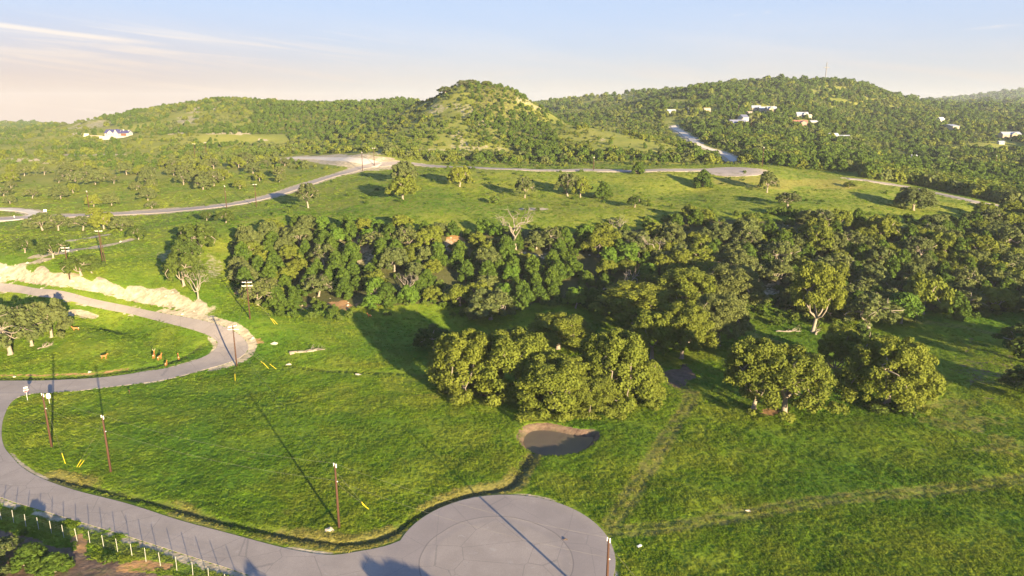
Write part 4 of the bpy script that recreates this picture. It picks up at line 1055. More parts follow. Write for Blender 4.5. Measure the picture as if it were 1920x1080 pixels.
# low bushes: foot of the bluff, field edges, plain
blib = library('bushes', [PROTO['shrub'][0][0][0], PROTO['shrub'][1][0][0]])
bp = []
for poly, n_, dm, smin, smax in (([(480,590),(700,596),(900,590),(1120,590),(1300,610),(1500,612),(1900,602),(1900,580),(1400,560),(1000,560),(480,560)], 110, 2.5, .4, .9),
        ([(0,300),(0,480),(400,470),(560,400),(700,330),(540,300)], 120, 4, .25, .8), ([(620,350),(740,318),(1250,322),(1600,345),(1790,385),(1700,410),(1200,400),(700,400)], 110, 4, .2, .6),
        ([(450,440),(460,560),(1100,580),(2000,590),(2000,400),(1000,430)], 420, 2.5, .5, 1.2), ([(740,318),(1400,323),(1400,328),(740,326)], 60, 1.5, .3, .6)):
    for x, y in poisson(poly, n_, dm, n_ + 5, avoid=False): bp.append((x, y, random.uniform(smin, smax)))
bp = np.array(bp); k = np.minimum.reduce([dist(bp[:, 0], bp[:, 1], L_, 40)[0] for L_ in (road_far, road_top, road_right, loop_in, loop_out, ring)]) > 5; bp = bp[k]
scatter('low_bushes', np.column_stack([bp[:, :2], H(bp[:, 0], bp[:, 1]) - .1]), r.uniform(0, 6.28, len(bp)), bp[:, 2], r.integers(0, 2, len(bp)), blib, 'low bushes and weeds along the foot of the bluff and across the fields')

# ------------------------------------------------------------------ grass tufts
def tuft(seed, nb, hh, sp, lean=.5, wid=.02):
    r = np.random.default_rng(seed); V = []; Fc = []
    for i in range(nb):
        th = r.uniform(0, 6.28); rr = sp * math.sqrt(r.random()); x, y = rr * math.cos(th), rr * math.sin(th); a = r.uniform(0, 6.28); h_ = hh * r.uniform(.5, 1.1); le = lean * h_ * r.random()
        w = wid * r.uniform(.7, 1.3); dx_, dy_ = math.cos(a), math.sin(a); ox, oy = -dy_ * w, dx_ * w; n0 = len(V)
        V += [(x - ox, y - oy, -.05), (x + ox, y + oy, -.05), (x + ox * .9 + dx_ * le * .4, y + oy * .9 + dy_ * le * .4, h_ * .6), (x - ox * .9 + dx_ * le * .4, y - oy * .9 + dy_ * le * .4, h_ * .6), (x + dx_ * le, y + dy_ * le, h_)]
        Fc += [(n0, n0 + 1, n0 + 2, n0 + 3), (n0 + 3, n0 + 2, n0 + 4)]
    me = bpy.data.meshes.new('tuft'); me.from_pydata(V, [], Fc); me.materials.append(m_tuft); return me
def forb(seed, n_, W_, Hh, size):
    r_ = np.random.default_rng(seed); k_ = 6
    cen = np.column_stack([r_.uniform(-W_, W_, k_), r_.uniform(-W_, W_, k_), r_.uniform(.02, Hh * .5, k_)])
    return leaf_cloud('forb', cen, r_.uniform(.12, .24, k_), n_, size, r_, m_tuft, up=.8, flatten=.8, low=-.1)
glib = library('tufts', [tuft(1, 30, .24, .46, .35, .06), tuft(2, 30, .18, .5, .5, .07), forb(3, 60, .36, .26, .065), forb(4, 70, .42, .2, .075), forb(5, 50, .3, .36, .06)])
NG_ = 300000
yv = 62 * (420 / 62.0) ** (r.random(NG_) ** 1.15); xv = (r.random(NG_) * 2 - 1) * .80 * (yv + 14)
def samp(A, x, y):
    j = np.clip(np.searchsorted(ROWS, y) - 1, 0, len(ROWS) - 2); i = np.clip(((x / WID(y) - COLS[0]) / (COLS[1] - COLS[0])).astype(int), 0, len(COLS) - 2)
    return A[j, i]
bad = (samp(rock, xv, yv) > .4) | (samp(in_road.astype(float), xv, yv) > .5) | (samp(d_edge, xv, yv) < .35) | (samp(dirt, xv, yv) > .6) | (samp(sd_pond, xv, yv) < .4) | (samp(sd_pond, xv, yv) < 1.4) & (r.random(NG_) < .75) | (samp(orange, xv, yv) > .5)
bad |= (samp(wood, xv, yv) > .6) | (samp(wet, xv, yv) > .6) & (r.random(NG_) < .5) | (samp(trk, xv, yv) > .5) & (r.random(NG_) < .8) | (samp(np.minimum(dtop, dfar), xv, yv) < 5)
dn = fbm(xv / 5, yv / 5, 3, 71); bad |= r.random(NG_) > np.clip(.35 + 1.2 * (dn - .3), 0, 1)
bad |= (np.hypot(xv - BC[0], yv - BC[1]) < BR + .2)
xv, yv = xv[~bad], yv[~bad]; zv = H(xv, yv)
sc = np.interp(yv, [60, 120, 200, 420], [.62, .75, 1.0, 1.6]) * r.uniform(.5, 1.35, len(xv)) * (.65 + .7 * fbm(xv / 9, yv / 9, 2, 73)) * np.where(samp(dry, xv, yv) > .4, .8, 1)
print('tufts', len(xv))
sc3 = np.column_stack([sc, sc, sc * np.interp(yv, [60, 200, 420], [.9, .7, .4])])
scatter('meadow_grass', np.column_stack([xv, yv, zv]), r.uniform(0, 6.28, len(xv)), sc3, r.integers(0, 5, len(xv)), glib, 'green meadow grass and weeds covering the fields', {'dryness': np.clip(samp(dry, xv, yv), 0, 1)})
HAZE = .000085
# ------------------------------------------------------------------ utility poles, guys and wires
def face_cam(x, y): return math.atan2(-x, y)      # yaw that turns local -Y towards the camera
def gp(px, py): return G([px], [py])[0][0]
POLES = {}
def pole(key, px, py, h, arms, yaw, label, guys=(), double=False, world=None):
    g_ = gp(px, py) if world is None else np.array([world[0], world[1], float(H(*world))])
    e = empty('utility_pole', g_, 0); tag(e, label, 'utility pole', 'utility poles')
    MB().tube([(0, 0, -.5), (0, 0, h * .5), (0, 0, h)], [.20, .17, .13], 8).build('pole', m_pole, e, True)
    ends = []
    c, s = math.cos(yaw), math.sin(yaw)
    for k, (zz, L_, dyaw) in enumerate(arms):
        a = yaw + dyaw; c, s = math.cos(a), math.sin(a)
        MB().box((s * -.16, c * .16, zz), (L_, .12, .14), rz=a).build('crossarm', m_white, e)
        m = MB()
        for o_ in (-.46, -.16, .46): m.tube([(c * L_ * o_, s * L_ * o_, zz + .07), (c * L_ * o_, s * L_ * o_, zz + .30)], [.045, .07], 6)
        m.build('insulator', m_trans, e)
        if k == 0: ends = [(c * L_ * o_, s * L_ * o_, zz + .3) for o_ in (-.46, .46)]
    if not arms:
        m = MB(); m.tube([(-.16, 0, h - .1), (-.16, 0, h + .28)], [.05, .09], 6); m.tube([(.16, 0, h - .45), (.16, 0, h + .15)], [.08, .08], 6); m.box((0, 0, h - .15), (.45, .08, .08))
        m.build('insulator', m_white, e)
        MB().box((.18, 0, h * .74), (.16, .1, .12)).build('bracket', m_white, e)
        ends = [(-.16, 0, h + .28)]
    ends.append((0, 0, h * .76))
    for ax, ay, hz in guys:
        A_ = gp(ax, ay) - np.array(g_); b_ = np.array([0, 0, h * hz]); A_[2] -= .1
        MB().tube([b_, A_], .007, 4).build('guy_wire', m_wire, e)
        d_ = (b_ - A_) / np.linalg.norm(b_ - A_)
        MB().tube([A_ + d_ * .15, A_ + d_ * 2.2], .038, 6).build('guy_guard', m_yellow, e)
    if double: MB().tube([(1.1, -.4, -.4), (.35, -.1, h * .9)], [.12, .08], 6).build('brace_pole', m_pole, e)
    POLES[key] = (np.array(g_), ends); return e
PH = 10.3
pole('p1', 97, 838, PH, (), 0, 'brown utility pole behind the white sign, nearest the road junction', ((123, 870, .95),))
pole('p2', 208, 886, PH, (), 0, 'brown utility pole in the grass between the yellow guy guards and the ditch', ((143, 876, .9), (147, 876, .7)))
pole('p3', 636, 990, PH, (), 0, 'brown utility pole by the pale rock left of the turning circle', ((689, 953, .9), (692, 954, .72)))
pole('p4', 1136, 1150, PH, (), 0, 'utility pole cut by the lower edge beside the turning circle', ((1260, 1160, .92),))
pole('p5', 444, 687, PH, ((PH - .15, 2.2, .75), (PH - .95, 2.6, 0)), .03, 'utility pole with two crossed arms on the outside of the road bend', ((441, 716, .9), (505, 692, .9), (519, 692, .75), (502, 688, .7)))
pole('p6', 469, 598, PH, ((PH - .1, 2.6, 0), (PH - 1.1, 2.8, .12)), .0, 'utility pole with two white arms in front of the wood edge', ((516, 608, .9), (521, 608, .72)))
pole('p7', 131, 525, PH - .4, ((PH - .5, 2.5, 0), (PH - 1.4, 2.2, 0)), .05, 'utility pole with two arms rising from the pale road cutting')
pole('p8', 193, 492, PH, ((PH - .1, 2.4, 0),), 0, 'braced utility pole beside the pale farm track', (), True)
pole('p9', 167, 391, 8.5, (), 0, 'leaning bare utility pole on the left plain')
pole('p10', 425, 391, PH, (), 0, 'dark utility pole left of two beside the curving road')
pole('p11', 481, 388, PH, ((PH - .2, 1.8, 0),), 0, 'dark utility pole right of two beside the curving road')
pole('p12', 680, 320, PH, (), 0, 'utility pole left of two at the road fork')
pole('p13', 702, 311, PH, ((PH - .2, 1.8, 0),), 0, 'utility pole with an arm at the road fork')
pole('p14', 1113, 319, 6.5, (), 0, 'slim grey pole on the upper road')
pole('p15', 1429, 313, PH, (), 0, 'utility pole at the right end of the upper turning circle')
pole('p16', 387, 293, PH, ((PH - .2, 2.0, 0),), 0, 'far utility pole with an arm among trees, right of two'); pole('p17', 366, 296, PH, ((PH - .2, 2.0, 0),), 0, 'far utility pole with an arm among trees, left of two')
pole('p18', 1408, 240, 11, (), 0, 'pale utility pole right of the long blue roofed house')
pole('p19', 1384, 213, 9, (), 0, 'thin pale pole among trees above the long blue roofed house')
pole('p20', 1864, 322, 11, (), 0, 'brown utility pole in the right hand woods')
def wires(a, b, label, sag=.025):
    (ga, ea), (gb, eb) = POLES[a], POLES[b]; e = empty('power_line', ga, 0); tag(e, label, 'power line', 'power lines')
    k = min(len(ea), len(eb))
    for i in range(k):
        A_ = np.array(ea[i if i < k - 1 else -1]); B_ = gb - ga + np.array(eb[i if i < k - 1 else -1]); L_ = np.linalg.norm(B_ - A_)
        MB().tube([A_ + (B_ - A_) * t - np.array([0, 0, 4 * sag * L_ * t * (1 - t)]) for t in np.linspace(0, 1, 17)], .008, 3, False).build('wire', m_wire, e)
for a_, b_, l_ in (('p4', 'p3', 'wires over the turning circle'), ('p3', 'p2', 'wires over the near meadow'), ('p2', 'p1', 'short wires to the pole by the junction'), ('p3', 'p5', 'wires crossing the meadow to the road bend'),
                   ('p5', 'p6', 'wires from the road bend to the wood edge'), ('p6', 'p8', 'wires climbing the slope past the cutting'), ('p8', 'p7', 'short wires beside the farm track'), ('p8', 'p10', 'wires from the farm track up to the curving road'),
                   ('p10', 'p11', 'wires between the two poles of the curving road'), ('p11', 'p12', 'wires following the curving road to the fork'), ('p12', 'p13', 'short wires over the road fork'), ('p13', 'p15', 'long wires along the upper road')):
    wires(a_, b_, l_)

# ------------------------------------------------------------------ signs
g_ = gp(52, 751); e = empty('stop_sign', g_, face_cam(g_[0], g_[1]) + .12)
tag(e, 'red and white octagonal stop sign at the mouth of the junction', 'sign')
MB().tube([(0, .05, -.3), (0, .05, 2.9)], .04, 6).build('post', m_galv, e)
oc = [(.46 * math.cos(R(22.5 + 45 * k)), .46 * math.sin(R(22.5 + 45 * k))) for k in range(8)]
def plate(name, pts, y0, y1, mat, par, z=0):
    n_ = len(pts); return MB().add([(x, y0, z + q_) for x, q_ in pts] + [(x, y1, z + q_) for x, q_ in pts], [tuple(range(n_)), tuple(range(2 * n_ - 1, n_ - 1, -1))] + [(i, i + n_, (i + 1) % n_ + n_, (i + 1) % n_) for i in range(n_)]).build(name, mat, par)
plate('sign_border', [(x * .98, z * .98) for x, z in oc], -.010, .010, m_white, e, 2.35); plate('sign_face', [(x * .93, z * .93) for x, z in oc], -.018, -.012, m_red, e, 2.35)
t_ = bpy.data.curves.new('lettering', 'FONT'); t_.body = 'STOP'; t_.size = .40; t_.align_x = 'CENTER'; t_.align_y = 'CENTER'; t_.extrude = .004; t_.offset = .004; t_.materials.append(m_white)
tmp = bpy.data.objects.new('lettering', t_); COL.objects.link(tmp); bpy.context.view_layer.update(); lm = bpy.data.meshes.new_from_object(tmp.evaluated_get(bpy.context.evaluated_depsgraph_get())); bpy.data.objects.remove(tmp)
o = bpy.data.objects.new('lettering', lm); COL.objects.link(o); o.parent = e; o.location = (0, -.026, 2.35); o.rotation_euler = (R(90), 0, 0)
MB().box((0, 0, 2.96), (.75, .02, .2)).build('street_name_blade', m_white, e); MB().box((0, 0, 3.17), (.02, .75, .2)).build('street_name_blade', m_white, e)
g_ = gp(93, 757); e = empty('road_sign', g_, face_cam(g_[0], g_[1]) - .35); tag(e, 'blank white rounded sign panel leaning beside the pole at the junction', 'sign')
MB().tube([(0, .05, -.3), (0, .05, 2.1)], .04, 6).build('post', m_galv, e)
rr = [(.40 * (1 if c_ > 0 else -1) * abs(c_) ** .5, .55 * (1 if s_ > 0 else -1) * abs(s_) ** .5) for c_, s_ in ((math.cos(R(15 + 30 * k)), math.sin(R(15 + 30 * k))) for k in range(12))]
plate('panel', rr, -.02, .02, m_white, e, 1.75)
g_ = gp(85, 399); e = empty('notice_board', g_, face_cam(g_[0], g_[1])); tag(e, 'small white square board on posts beside the gravel ring', 'sign')
MB().box((0, 0, 1.1), (1.3, .06, 1.0)).build('panel', m_white, e)
for s_ in (-.5, .5): MB().box((s_, .07, .6), (.09, .07, 1.7)).build('post', m_dead, e)
g_ = gp(27, 408.5); o = MB().tube([(0, 0, -.2), (0, 0, 1.1)], .12, 6).build('marker_post', m_white); o.location = g_; tag(o, 'short pale marker post inside the gravel ring', 'post')
g_ = gp(243, 738); o = MB().tube([(0, 0, -.2), (0, 0, .8)], .07, 6).box((0, 0, .8), (.3, .16, .22)).build('utility_marker', m_pole); o.location = g_; tag(o, 'small brown post in the short grass by the junction', 'post')

# ------------------------------------------------------------------ wire fence on the near slope
FP = [(-45,962),(-21,968),(3,975),(26,980),(49,988),(73,994),(97,1001),(120,1008),(145,1015),(169,1020),(195,1028),(221,1035),(248,1044),(274,1053),(301,1061),(332,1070),(362,1080),(392,1091),(424,1102),(456,1112)]
FG, _ = G([p[0] for p in FP], [p[1] for p in FP]); e = empty('wire_fence', FG[0], 0); tag(e, 'wire fence on pale steel posts between the road and the brown slope', 'fence')
pm = MB().box((0, 0, .95), (.05, .06, 2.3)).mesh('post', m_post)
for g_ in FG:
    o = bpy.data.objects.new('post', pm); COL.objects.link(o); o.parent = e; o.location = Vector(g_ - FG[0]); o.rotation_euler = (R(random.uniform(-2, 2)), R(random.uniform(-2, 2)), 0)
for k in range(7):
    MB().tube([Vector(g_ - FG[0]) + Vector((0, -.04, .15 + .29 * k)) for g_ in FG], .006, 3, False).build('strand', m_wire, e)

# ------------------------------------------------------------------ the steel cross on the hill
m_cross = flat('weathered_steel', (.16, .155, .15), .7)
g_ = crest(1547, 150, 1250)[0]; e = empty('hilltop_cross', g_, .35); tag(e, 'tall thin steel cross standing against the sky on the right hand hill', 'cross')
MB().box((0, 0, 13.2), (.8, .8, 28.5)).build('upright', m_cross, e); MB().box((0, 0, 20.3), (10.5, .8, .8)).build('crossbar', m_cross, e)

# ------------------------------------------------------------------ houses
def roofm(n_, c): return flat(n_, c, .5, .4, .08, 1.0)
RM = {'navy': roofm('navy_metal_roof', (.065, .06, .16)), 'slate': roofm('slate_blue_roof', (.16, .17, .25)), 'grey': roofm('grey_metal_roof', (.30, .33, .40)), 'pale': roofm('pale_metal_roof', (.40, .42, .46)), 'red': roofm('red_tile_roof', (.36, .16, .12)), 'tan': roofm('tan_roof', (.42, .34, .26))}
WM = {'white': flat('weathered_white', (.36, .35, .33)), 'cream': flat('cream_render', (.33, .28, .21)), 'stone': flat('limestone_wall', (.30, .25, .18), .9, .2, .2, 1.5), 'pink': flat('pink_render', (.33, .22, .18))}
def gable(w, d, hw, hr, ov=.5, x0=0, y0=0, z0=0):
    """walls and a ridge along local x"""
    a, b = w / 2, d / 2
    walls = MB().add([(x0 - a, y0 - b, z0 - 1.5), (x0 + a, y0 - b, z0 - 1.5), (x0 + a, y0 + b, z0 - 1.5), (x0 - a, y0 + b, z0 - 1.5), (x0 - a, y0 - b, z0 + hw), (x0 + a, y0 - b, z0 + hw), (x0 + a, y0 + b, z0 + hw), (x0 - a, y0 + b, z0 + hw), (x0 - a, y0, z0 + hw + hr), (x0 + a, y0, z0 + hw + hr)],
        [(0, 1, 5, 4), (2, 3, 7, 6), (1, 2, 6, 9, 5), (3, 0, 4, 8, 7)])
    k = hr / b; A = a + ov; B = b + ov; ze = z0 + hw - k * ov + .05; zr = z0 + hw + hr + .05; t = .22
    V = [(x0 - A, y0 - B, ze), (x0 + A, y0 - B, ze), (x0 + A, y0, zr), (x0 - A, y0, zr), (x0 + A, y0 + B, ze), (x0 - A, y0 + B, ze)]; V += [(x, y, z + t) for x, y, z in V]
    roof = MB().add(V, [(0, 3, 2, 1), (3, 5, 4, 2), (6, 7, 8, 9), (9, 8, 10, 11), (0, 1, 7, 6), (5, 11, 10, 4), (0, 6, 9, 3), (3, 9, 11, 5), (1, 2, 8, 7), (2, 4, 10, 8)])
    return walls, roof
def openings(e, w, d, hw, n_, x0=0, y0=0, z0=0, door=True):
    for i in range(n_):
        x = x0 - w / 2 + w * (i + .5) / n_
        if door and i == n_ // 2: MB().box((x, y0 - d / 2 - .04, z0 + 1.05), (1.1, .1, 2.1)).build('door', RM['slate'], e)
        else:
            f = MB().box((x, y0 - d / 2 - .05, z0 + hw * .55), (1.5, .12, 1.5)).build('window', m_white, e); MB().box((x, y0 - d / 2 - .12, z0 + hw * .55), (1.2, .06, 1.2)).build('pane', m_darkglass, f)
def house(px, py, w, d, hw, hr, roof, wall, yaw, label, wing=None, chim=False, lift=0, name='house'):
    g_ = (crest(px, py, 1500)[0] if 1000 > px > 0 else gp(px, py)).copy(); g_[2] += lift * .35; hw *= .85; hr *= 1.3; e = empty(name, g_, yaw); e.scale = (.76,) * 3; tag(e, label, 'house')
    wl, rf = gable(w, d, hw, hr); wl.build('wall', WM[wall], e); r_ = rf.build('roof', RM[roof], e); openings(e, w, d, hw, max(3, int(w / 4)))
    if chim: MB().box((w * .3, .6, hw + hr + .3), (1.1, .9, 2.2)).build('chimney', WM['stone' if wall != 'white' else 'white'], r_)
    if wing:
        x_, ww, dd = wing; g2 = MB(); wl, rf = gable(dd, ww, hw, hr * .85)
        m_ = Matrix.Translation((x_, -d / 2 - dd / 2 + 1.5, 0)) @ Matrix.Rotation(R(90), 4, 'Z')
        for q_, nm, mt in ((wl, 'wall', WM[wall]), (rf, 'roof', RM[roof])):
            q_.v = [tuple(m_ @ Vector(v)) for v in q_.v]; q_.build(nm, mt, e)
    return e
# white farmhouse on the left: two gables to the front, terrace wall below, garden walls beside
g_ = gp(222, 258).copy(); g_[2] += 1.6; e = empty('farmhouse', g_, -.12); e.scale = (.82, .82, .8); tag(e, 'white farmhouse with a navy roof and two front gables on a walled terrace', 'house')
wl, rf = gable(17, 9, 3.4, 3.6, .6, -4.5); wl.build('wall', WM['white'], e); r1 = rf.build('roof', RM['navy'], e)
wl, rf = gable(12, 8, 3.4, 2.6, .6, 8.6, 1.2); wl.build('wall', WM['white'], e); r2 = rf.build('roof', RM['navy'], e)
for x_, ww, hr in ((-3.2, 7.5, 3.2), (3.6, 5.5, 4.2)):
    wl, rf = gable(5, ww, 3.4, hr, .4); m_ = Matrix.Translation((x_, -6.4, 0)) @ Matrix.Rotation(R(90), 4, 'Z')
    for q_, nm, mt in ((wl, 'gable_wall', WM['white']), (rf, 'roof', RM['navy'])): q_.v = [tuple(m_ @ Vector(v)) for v in q_.v]; q_.build(nm, mt, e)
for x_ in (-4.6, -1.8): f = MB().box((x_, -8.96, 1.9), (1.2, .12, 1.6)).build('window', m_galv, e); MB().box((x_, -9.03, 1.9), (.95, .06, 1.3)).build('pane', m_darkglass, f)
MB().box((8.8, -3.1, 1.5), (6.4, .2, 2.6)).build('porch_opening', flat('brown_timber', (.16, .07, .04)), e)
MB().box((6.9, .9, 6.6), (1.2, 1, 1.8)).build('chimney', WM['white'], r2); MB().box((13.4, .5, 4.9), (1.3, 1.1, 3.4)).build('chimney', WM['white'], r2)
MB().box((.6, -12.2, -2.0), (30, .5, 4.4)).box((15.4, -7.4, -2.0), (.5, 9.2, 4.4)).build('terrace_wall', WM['white'], e)
for (px, py, L_, hh, lab) in ((176, 259, 22, 2.6, 'long cream garden wall left of the farmhouse'), (163, 259, 3, 4.2, 'white gatehouse block at the left end of the cream wall')):
    g_ = gp(px, py); o = MB().box((0, 0, hh / 2 - .4), (L_, .6 if L_ > 5 else 3, hh + .8)).box((0, 0, hh + .1), (L_ + .3, .9 if L_ > 5 else 3.4, .25)).build('garden_wall', WM['cream'] if L_ > 5 else m_white); o.location = g_; o.rotation_euler.z = -.08; tag(o, lab, 'wall')
house(1382, 238, 21, 9, 3.2, 3.2, 'slate', 'cream', .15, 'long house with a slate blue roof on the right hand slope', None, True, 4)
house(1393, 230, 8, 14, 4.5, 2.6, 'slate', 'white', .2, 'white gabled wing house behind the long slate roofed house', None, False, 6)
house(1417, 209, 12, 8, 3.4, 2.4, 'grey', 'stone', -.2, 'stone house with a blue grey roof, first of the hillside row', None, False, 5)
house(1429, 210, 11, 8, 3, 2, 'pale', 'cream', .1, 'cream house with a pale roof, middle of the hillside row', None, False, 4.5)
house(1445, 211, 14, 9, 3.4, 2.4, 'grey', 'stone', .1, 'stone house with a grey roof, right of the hillside row', (-3, 6, 5), True, 5)
house(1405, 217, 9, 6, 2.6, 1.2, 'tan', 'stone', .5, 'low stone outbuilding below the hillside row', None, False, 4, 'outbuilding')
house(1503, 221, 15, 8, 3.2, 2.2, 'pale', 'white', -.1, 'white house among trees above the red roofed house', (3, 5, 4), False, 4.5)
house(1516, 223, 6, 5, 3, 1.2, 'tan', 'cream', .2, 'small cream shed right of the white house', None, False, 4.5, 'shed')
house(1497, 236, 20, 9, 3.0, 2.0, 'red', 'pink', -.15, 'long red roofed pink house in the trees', (5, 7, 5), False, 4)
house(1524, 234, 9, 7, 2.6, 1.2, 'pale', 'cream', .1, 'pale flat barn right of the red roofed house', None, False, 4, 'barn')
house(1561, 262, 11, 8, 3, 2.4, 'pale', 'white', .2, 'white roofed cottage low in the valley, left of two', None, False, 3.6)
house(1583, 264, 11, 7, 3, 1.8, 'grey', 'white', .1, 'white roofed cottage low in the valley, right of two', None, False, 3.4)
house(1546, 262, 9, 4, 2.4, .8, 'red', 'cream', .0, 'low cream wing building with a red roof in the valley', None, False, 3.0, 'outbuilding')
house(1258, 214, 12, 7, 3, 1.6, 'pale', 'white', .1, 'small white house at the left foot of the far hill', None, False, 4.5)
house(1325, 211, 9, 6, 3, 1.4, 'tan', 'cream', .1, 'tiny cream house on the left slope of the cross hill', None, False, 4)
house(1294, 210, 6, 5, 2.8, 1.2, 'grey', 'white', .1, 'tiny grey roofed hut between two small far houses', None, False, 4, 'hut')
house(1679, 209, 20, 8, 3.2, 1.8, 'tan', 'pink', -.1, 'long pinkish house high on the right shoulder of the cross hill', None, False, 5)
house(1763, 229, 9, 7, 3.4, 2.2, 'pale', 'white', .3, 'small white house left of the tall pale roof', None, False, 4)
house(1779, 244, 9, 40, 5, 1.6, 'pale', 'cream', -.1, 'long barn with a pale blue metal roof seen end on', None, False, 4, 'barn')
house(1892, 258, 25, 10, 3.8, 2.2, 'grey', 'stone', .02, 'wide pale metal roofed house above the green clearing at the right', (2, 7, 4), False, 3)
house(1696, 303, 13, 8, 2.6, 1.4, 'grey', 'white', -.5, 'blue grey roofed house half hidden in the valley trees', None, False, 3)
house(1876, 270, 7, 5, 2.4, 1.0, 'grey', 'white', 0, 'small open shelter in the green clearing', None, False, 1, 'shelter')
house(1712, 300, 6, 5, 3.2, 1.0, 'pale', 'white', .2, 'little white tank shed beside the blue grey roof', None, False, 3, 'shed')
house(1787, 188, 22, 12, 5, 2.5, 'pale', 'white', 0, 'distant white house, left one on the blue ridge', None, False, 8)
house(1854, 183, 26, 12, 5, 2.5, 'pale', 'white', 0, 'distant white house, right one on the blue ridge', None, False, 8)
house(510, 189, 16, 9, 3, 1.6, 'tan', 'cream', .1, 'low building on the crest of the left hill', None, False, 4)
house(492, 189, 10, 6, 2.6, 1.0, 'pale', 'white', .1, 'small pale building left on the crest of the left hill', None, False, 4, 'outbuilding')

# ------------------------------------------------------------------ deer
m_deer = flat('deer_coat', (.42, .155, .05), .8, .2, .25, 4); m_belly = flat('deer_rump', (.62, .50, .38), .8); m_dark = flat('horn_and_hoof', (.10, .07, .05), .6)
def deer_mesh():
    P = [(0,-.55,.98), (0,-.25,.96), (0,.1,.94), (0,.42,1.0),                 # hips ... chest
         (0,.62,1.18), (0,.78,1.42), (0,.86,1.50), (0,1.02,1.46), (0,1.12,1.42),   # neck, head, muzzle
         (0,-.68,.94), (0,-.74,.78)]                                              # tail
    E = [(0,1),(1,2),(2,3),(3,4),(4,5),(5,6),(6,7),(7,8),(0,9),(9,10)]
    Rr = [.17,.19,.20,.16,.10,.075,.085,.06,.035,.05,.025]
    for s_ in (-1, 1):
        n0 = len(P); P += [(s_*.12,-.50,.72),(s_*.12,-.62,.42),(s_*.12,-.56,.05)]; E += [(0,n0),(n0,n0+1),(n0+1,n0+2)]; Rr += [.09,.035,.025]
        n0 = len(P); P += [(s_*.11,.36,.68),(s_*.11,.38,.38),(s_*.11,.36,.04)]; E += [(3,n0),(n0,n0+1),(n0+1,n0+2)]; Rr += [.07,.035,.025]
        n0 = len(P); P += [(s_*.13,.80,1.60)]; E += [(6,n0)]; Rr += [.03]
    me = bpy.data.meshes.new('body'); me.from_pydata(P, E, []); me.materials.append(m_deer)
    return me, Rr
def deer(px, py, yaw, label, lie=False, sc=1.0, antlers=False):
    g_ = gp(px, py); e = empty('deer', g_, yaw); tag(e, label, 'deer', 'deer on the grass inside the road loop'); e.scale = (sc,) * 3
    me, Rr = deer_mesh(); o = bpy.data.objects.new('body', me); COL.objects.link(o); o.parent = e
    sk = o.modifiers.new('skin', 'SKIN'); 
    for i, v in enumerate(me.skin_vertices[0].data if me.skin_vertices else []): v.radius = (Rr[i], Rr[i] * 1.15)
    o.modifiers.new('smooth', 'SUBSURF').levels = 1; o.modifiers['smooth'].render_levels = 1
    MB().tube([(0, -.66, .80), (0, -.72, 1.05)], [.10, .05], 6).build('rump_patch', m_belly, e)
    if antlers:
        for s_ in (-1, 1): MB().tube([(s_*.05, .84, 1.56), (s_*.28, .70, 1.85), (s_*.30, .80, 2.15)], [.03, .025, .012], 5).tube([(s_*.18, .76, 1.72), (s_*.2, .98, 1.9)], [.02, .01], 5).build('antler', m_belly, e)
    if lie: e.location.z -= .45
def skin_ready(me):
    pass
for a_ in ((142, 619, 2.0, 'deer at the left resting in the grass alone, facing left', True, 1.1), (196, 674, -1.5, 'reddish deer standing side on in the middle of the loop meadow'), (289, 672, .3, 'deer with pale antlers, left of the group by the ditch', False, 1.1, True),
           (300, 675, -.2, 'deer seen from behind, second of the group by the ditch'), (312, 686, .1, 'smallest deer nearest the ditch', False, .8), (335, 674, .5, 'slim deer at the right of the group by the ditch', False, .9), (693, 596, 1.2, 'grey brown deer in the shaded meadow under the bluff', False, .9)):
    deer(*a_)

# ------------------------------------------------------------------ logs, stones, litter
def fallen(px, py, L_, yaw, seed, label, rad=.35):
    r_ = np.random.default_rng(seed); g_ = gp(px, py); e = empty('fallen_tree', g_, yaw); tag(e, label, 'fallen tree')
    MB().tube([(0, 0, .05), (L_ * .15, .25, .2), (L_ * .3, .1, .1), (L_ * .45, -.3, .25), (L_ * .6, -.2, .15), (L_ * .8, .25, .3), (L_, .1, .2)], [rad * 1.3, rad * .8, rad * .95, rad * .6, rad * .7, rad * .35, rad * .15], 7).build('trunk', m_dead, e, True)
    for k in range(7):
        x = L_ * r_.uniform(.25, .95); a = r_.uniform(-1.2, 1.2) ; l_ = L_ * r_.uniform(.15, .35); p1 = np.array((x, 0, .35)); p2 = p1 + np.array((math.cos(a) * l_, math.sin(a) * l_ * (1 if k % 2 else -1), r_.uniform(.1, .9)))
        m = MB(); limb(m, p1, p2, .12, .04, r_, .15, 3, 4); limb(m, p1 * .5 + p2 * .5, p2 + r_.normal(size=3) * .6 + (0, 0, .4), .06, .02, r_, .1, 2, 3); m.build('branch', m_dead, e, True)
fallen(543, 664, 8.5, .35, 1, 'long pale fallen trunk lying in the grass right of the road bend', .55)
fallen(1455, 622, 6, -.1, 2, 'grey fallen tree with upturned branches in the shaded meadow', .25)
fallen(1530, 628, 4, 1.2, 4, 'dead root end on the ground beside the tall white limbed oak', .25)
fallen(70, 655, 4, .8, 3, 'twiggy fallen branch under the gnarled oak of the loop', .12)
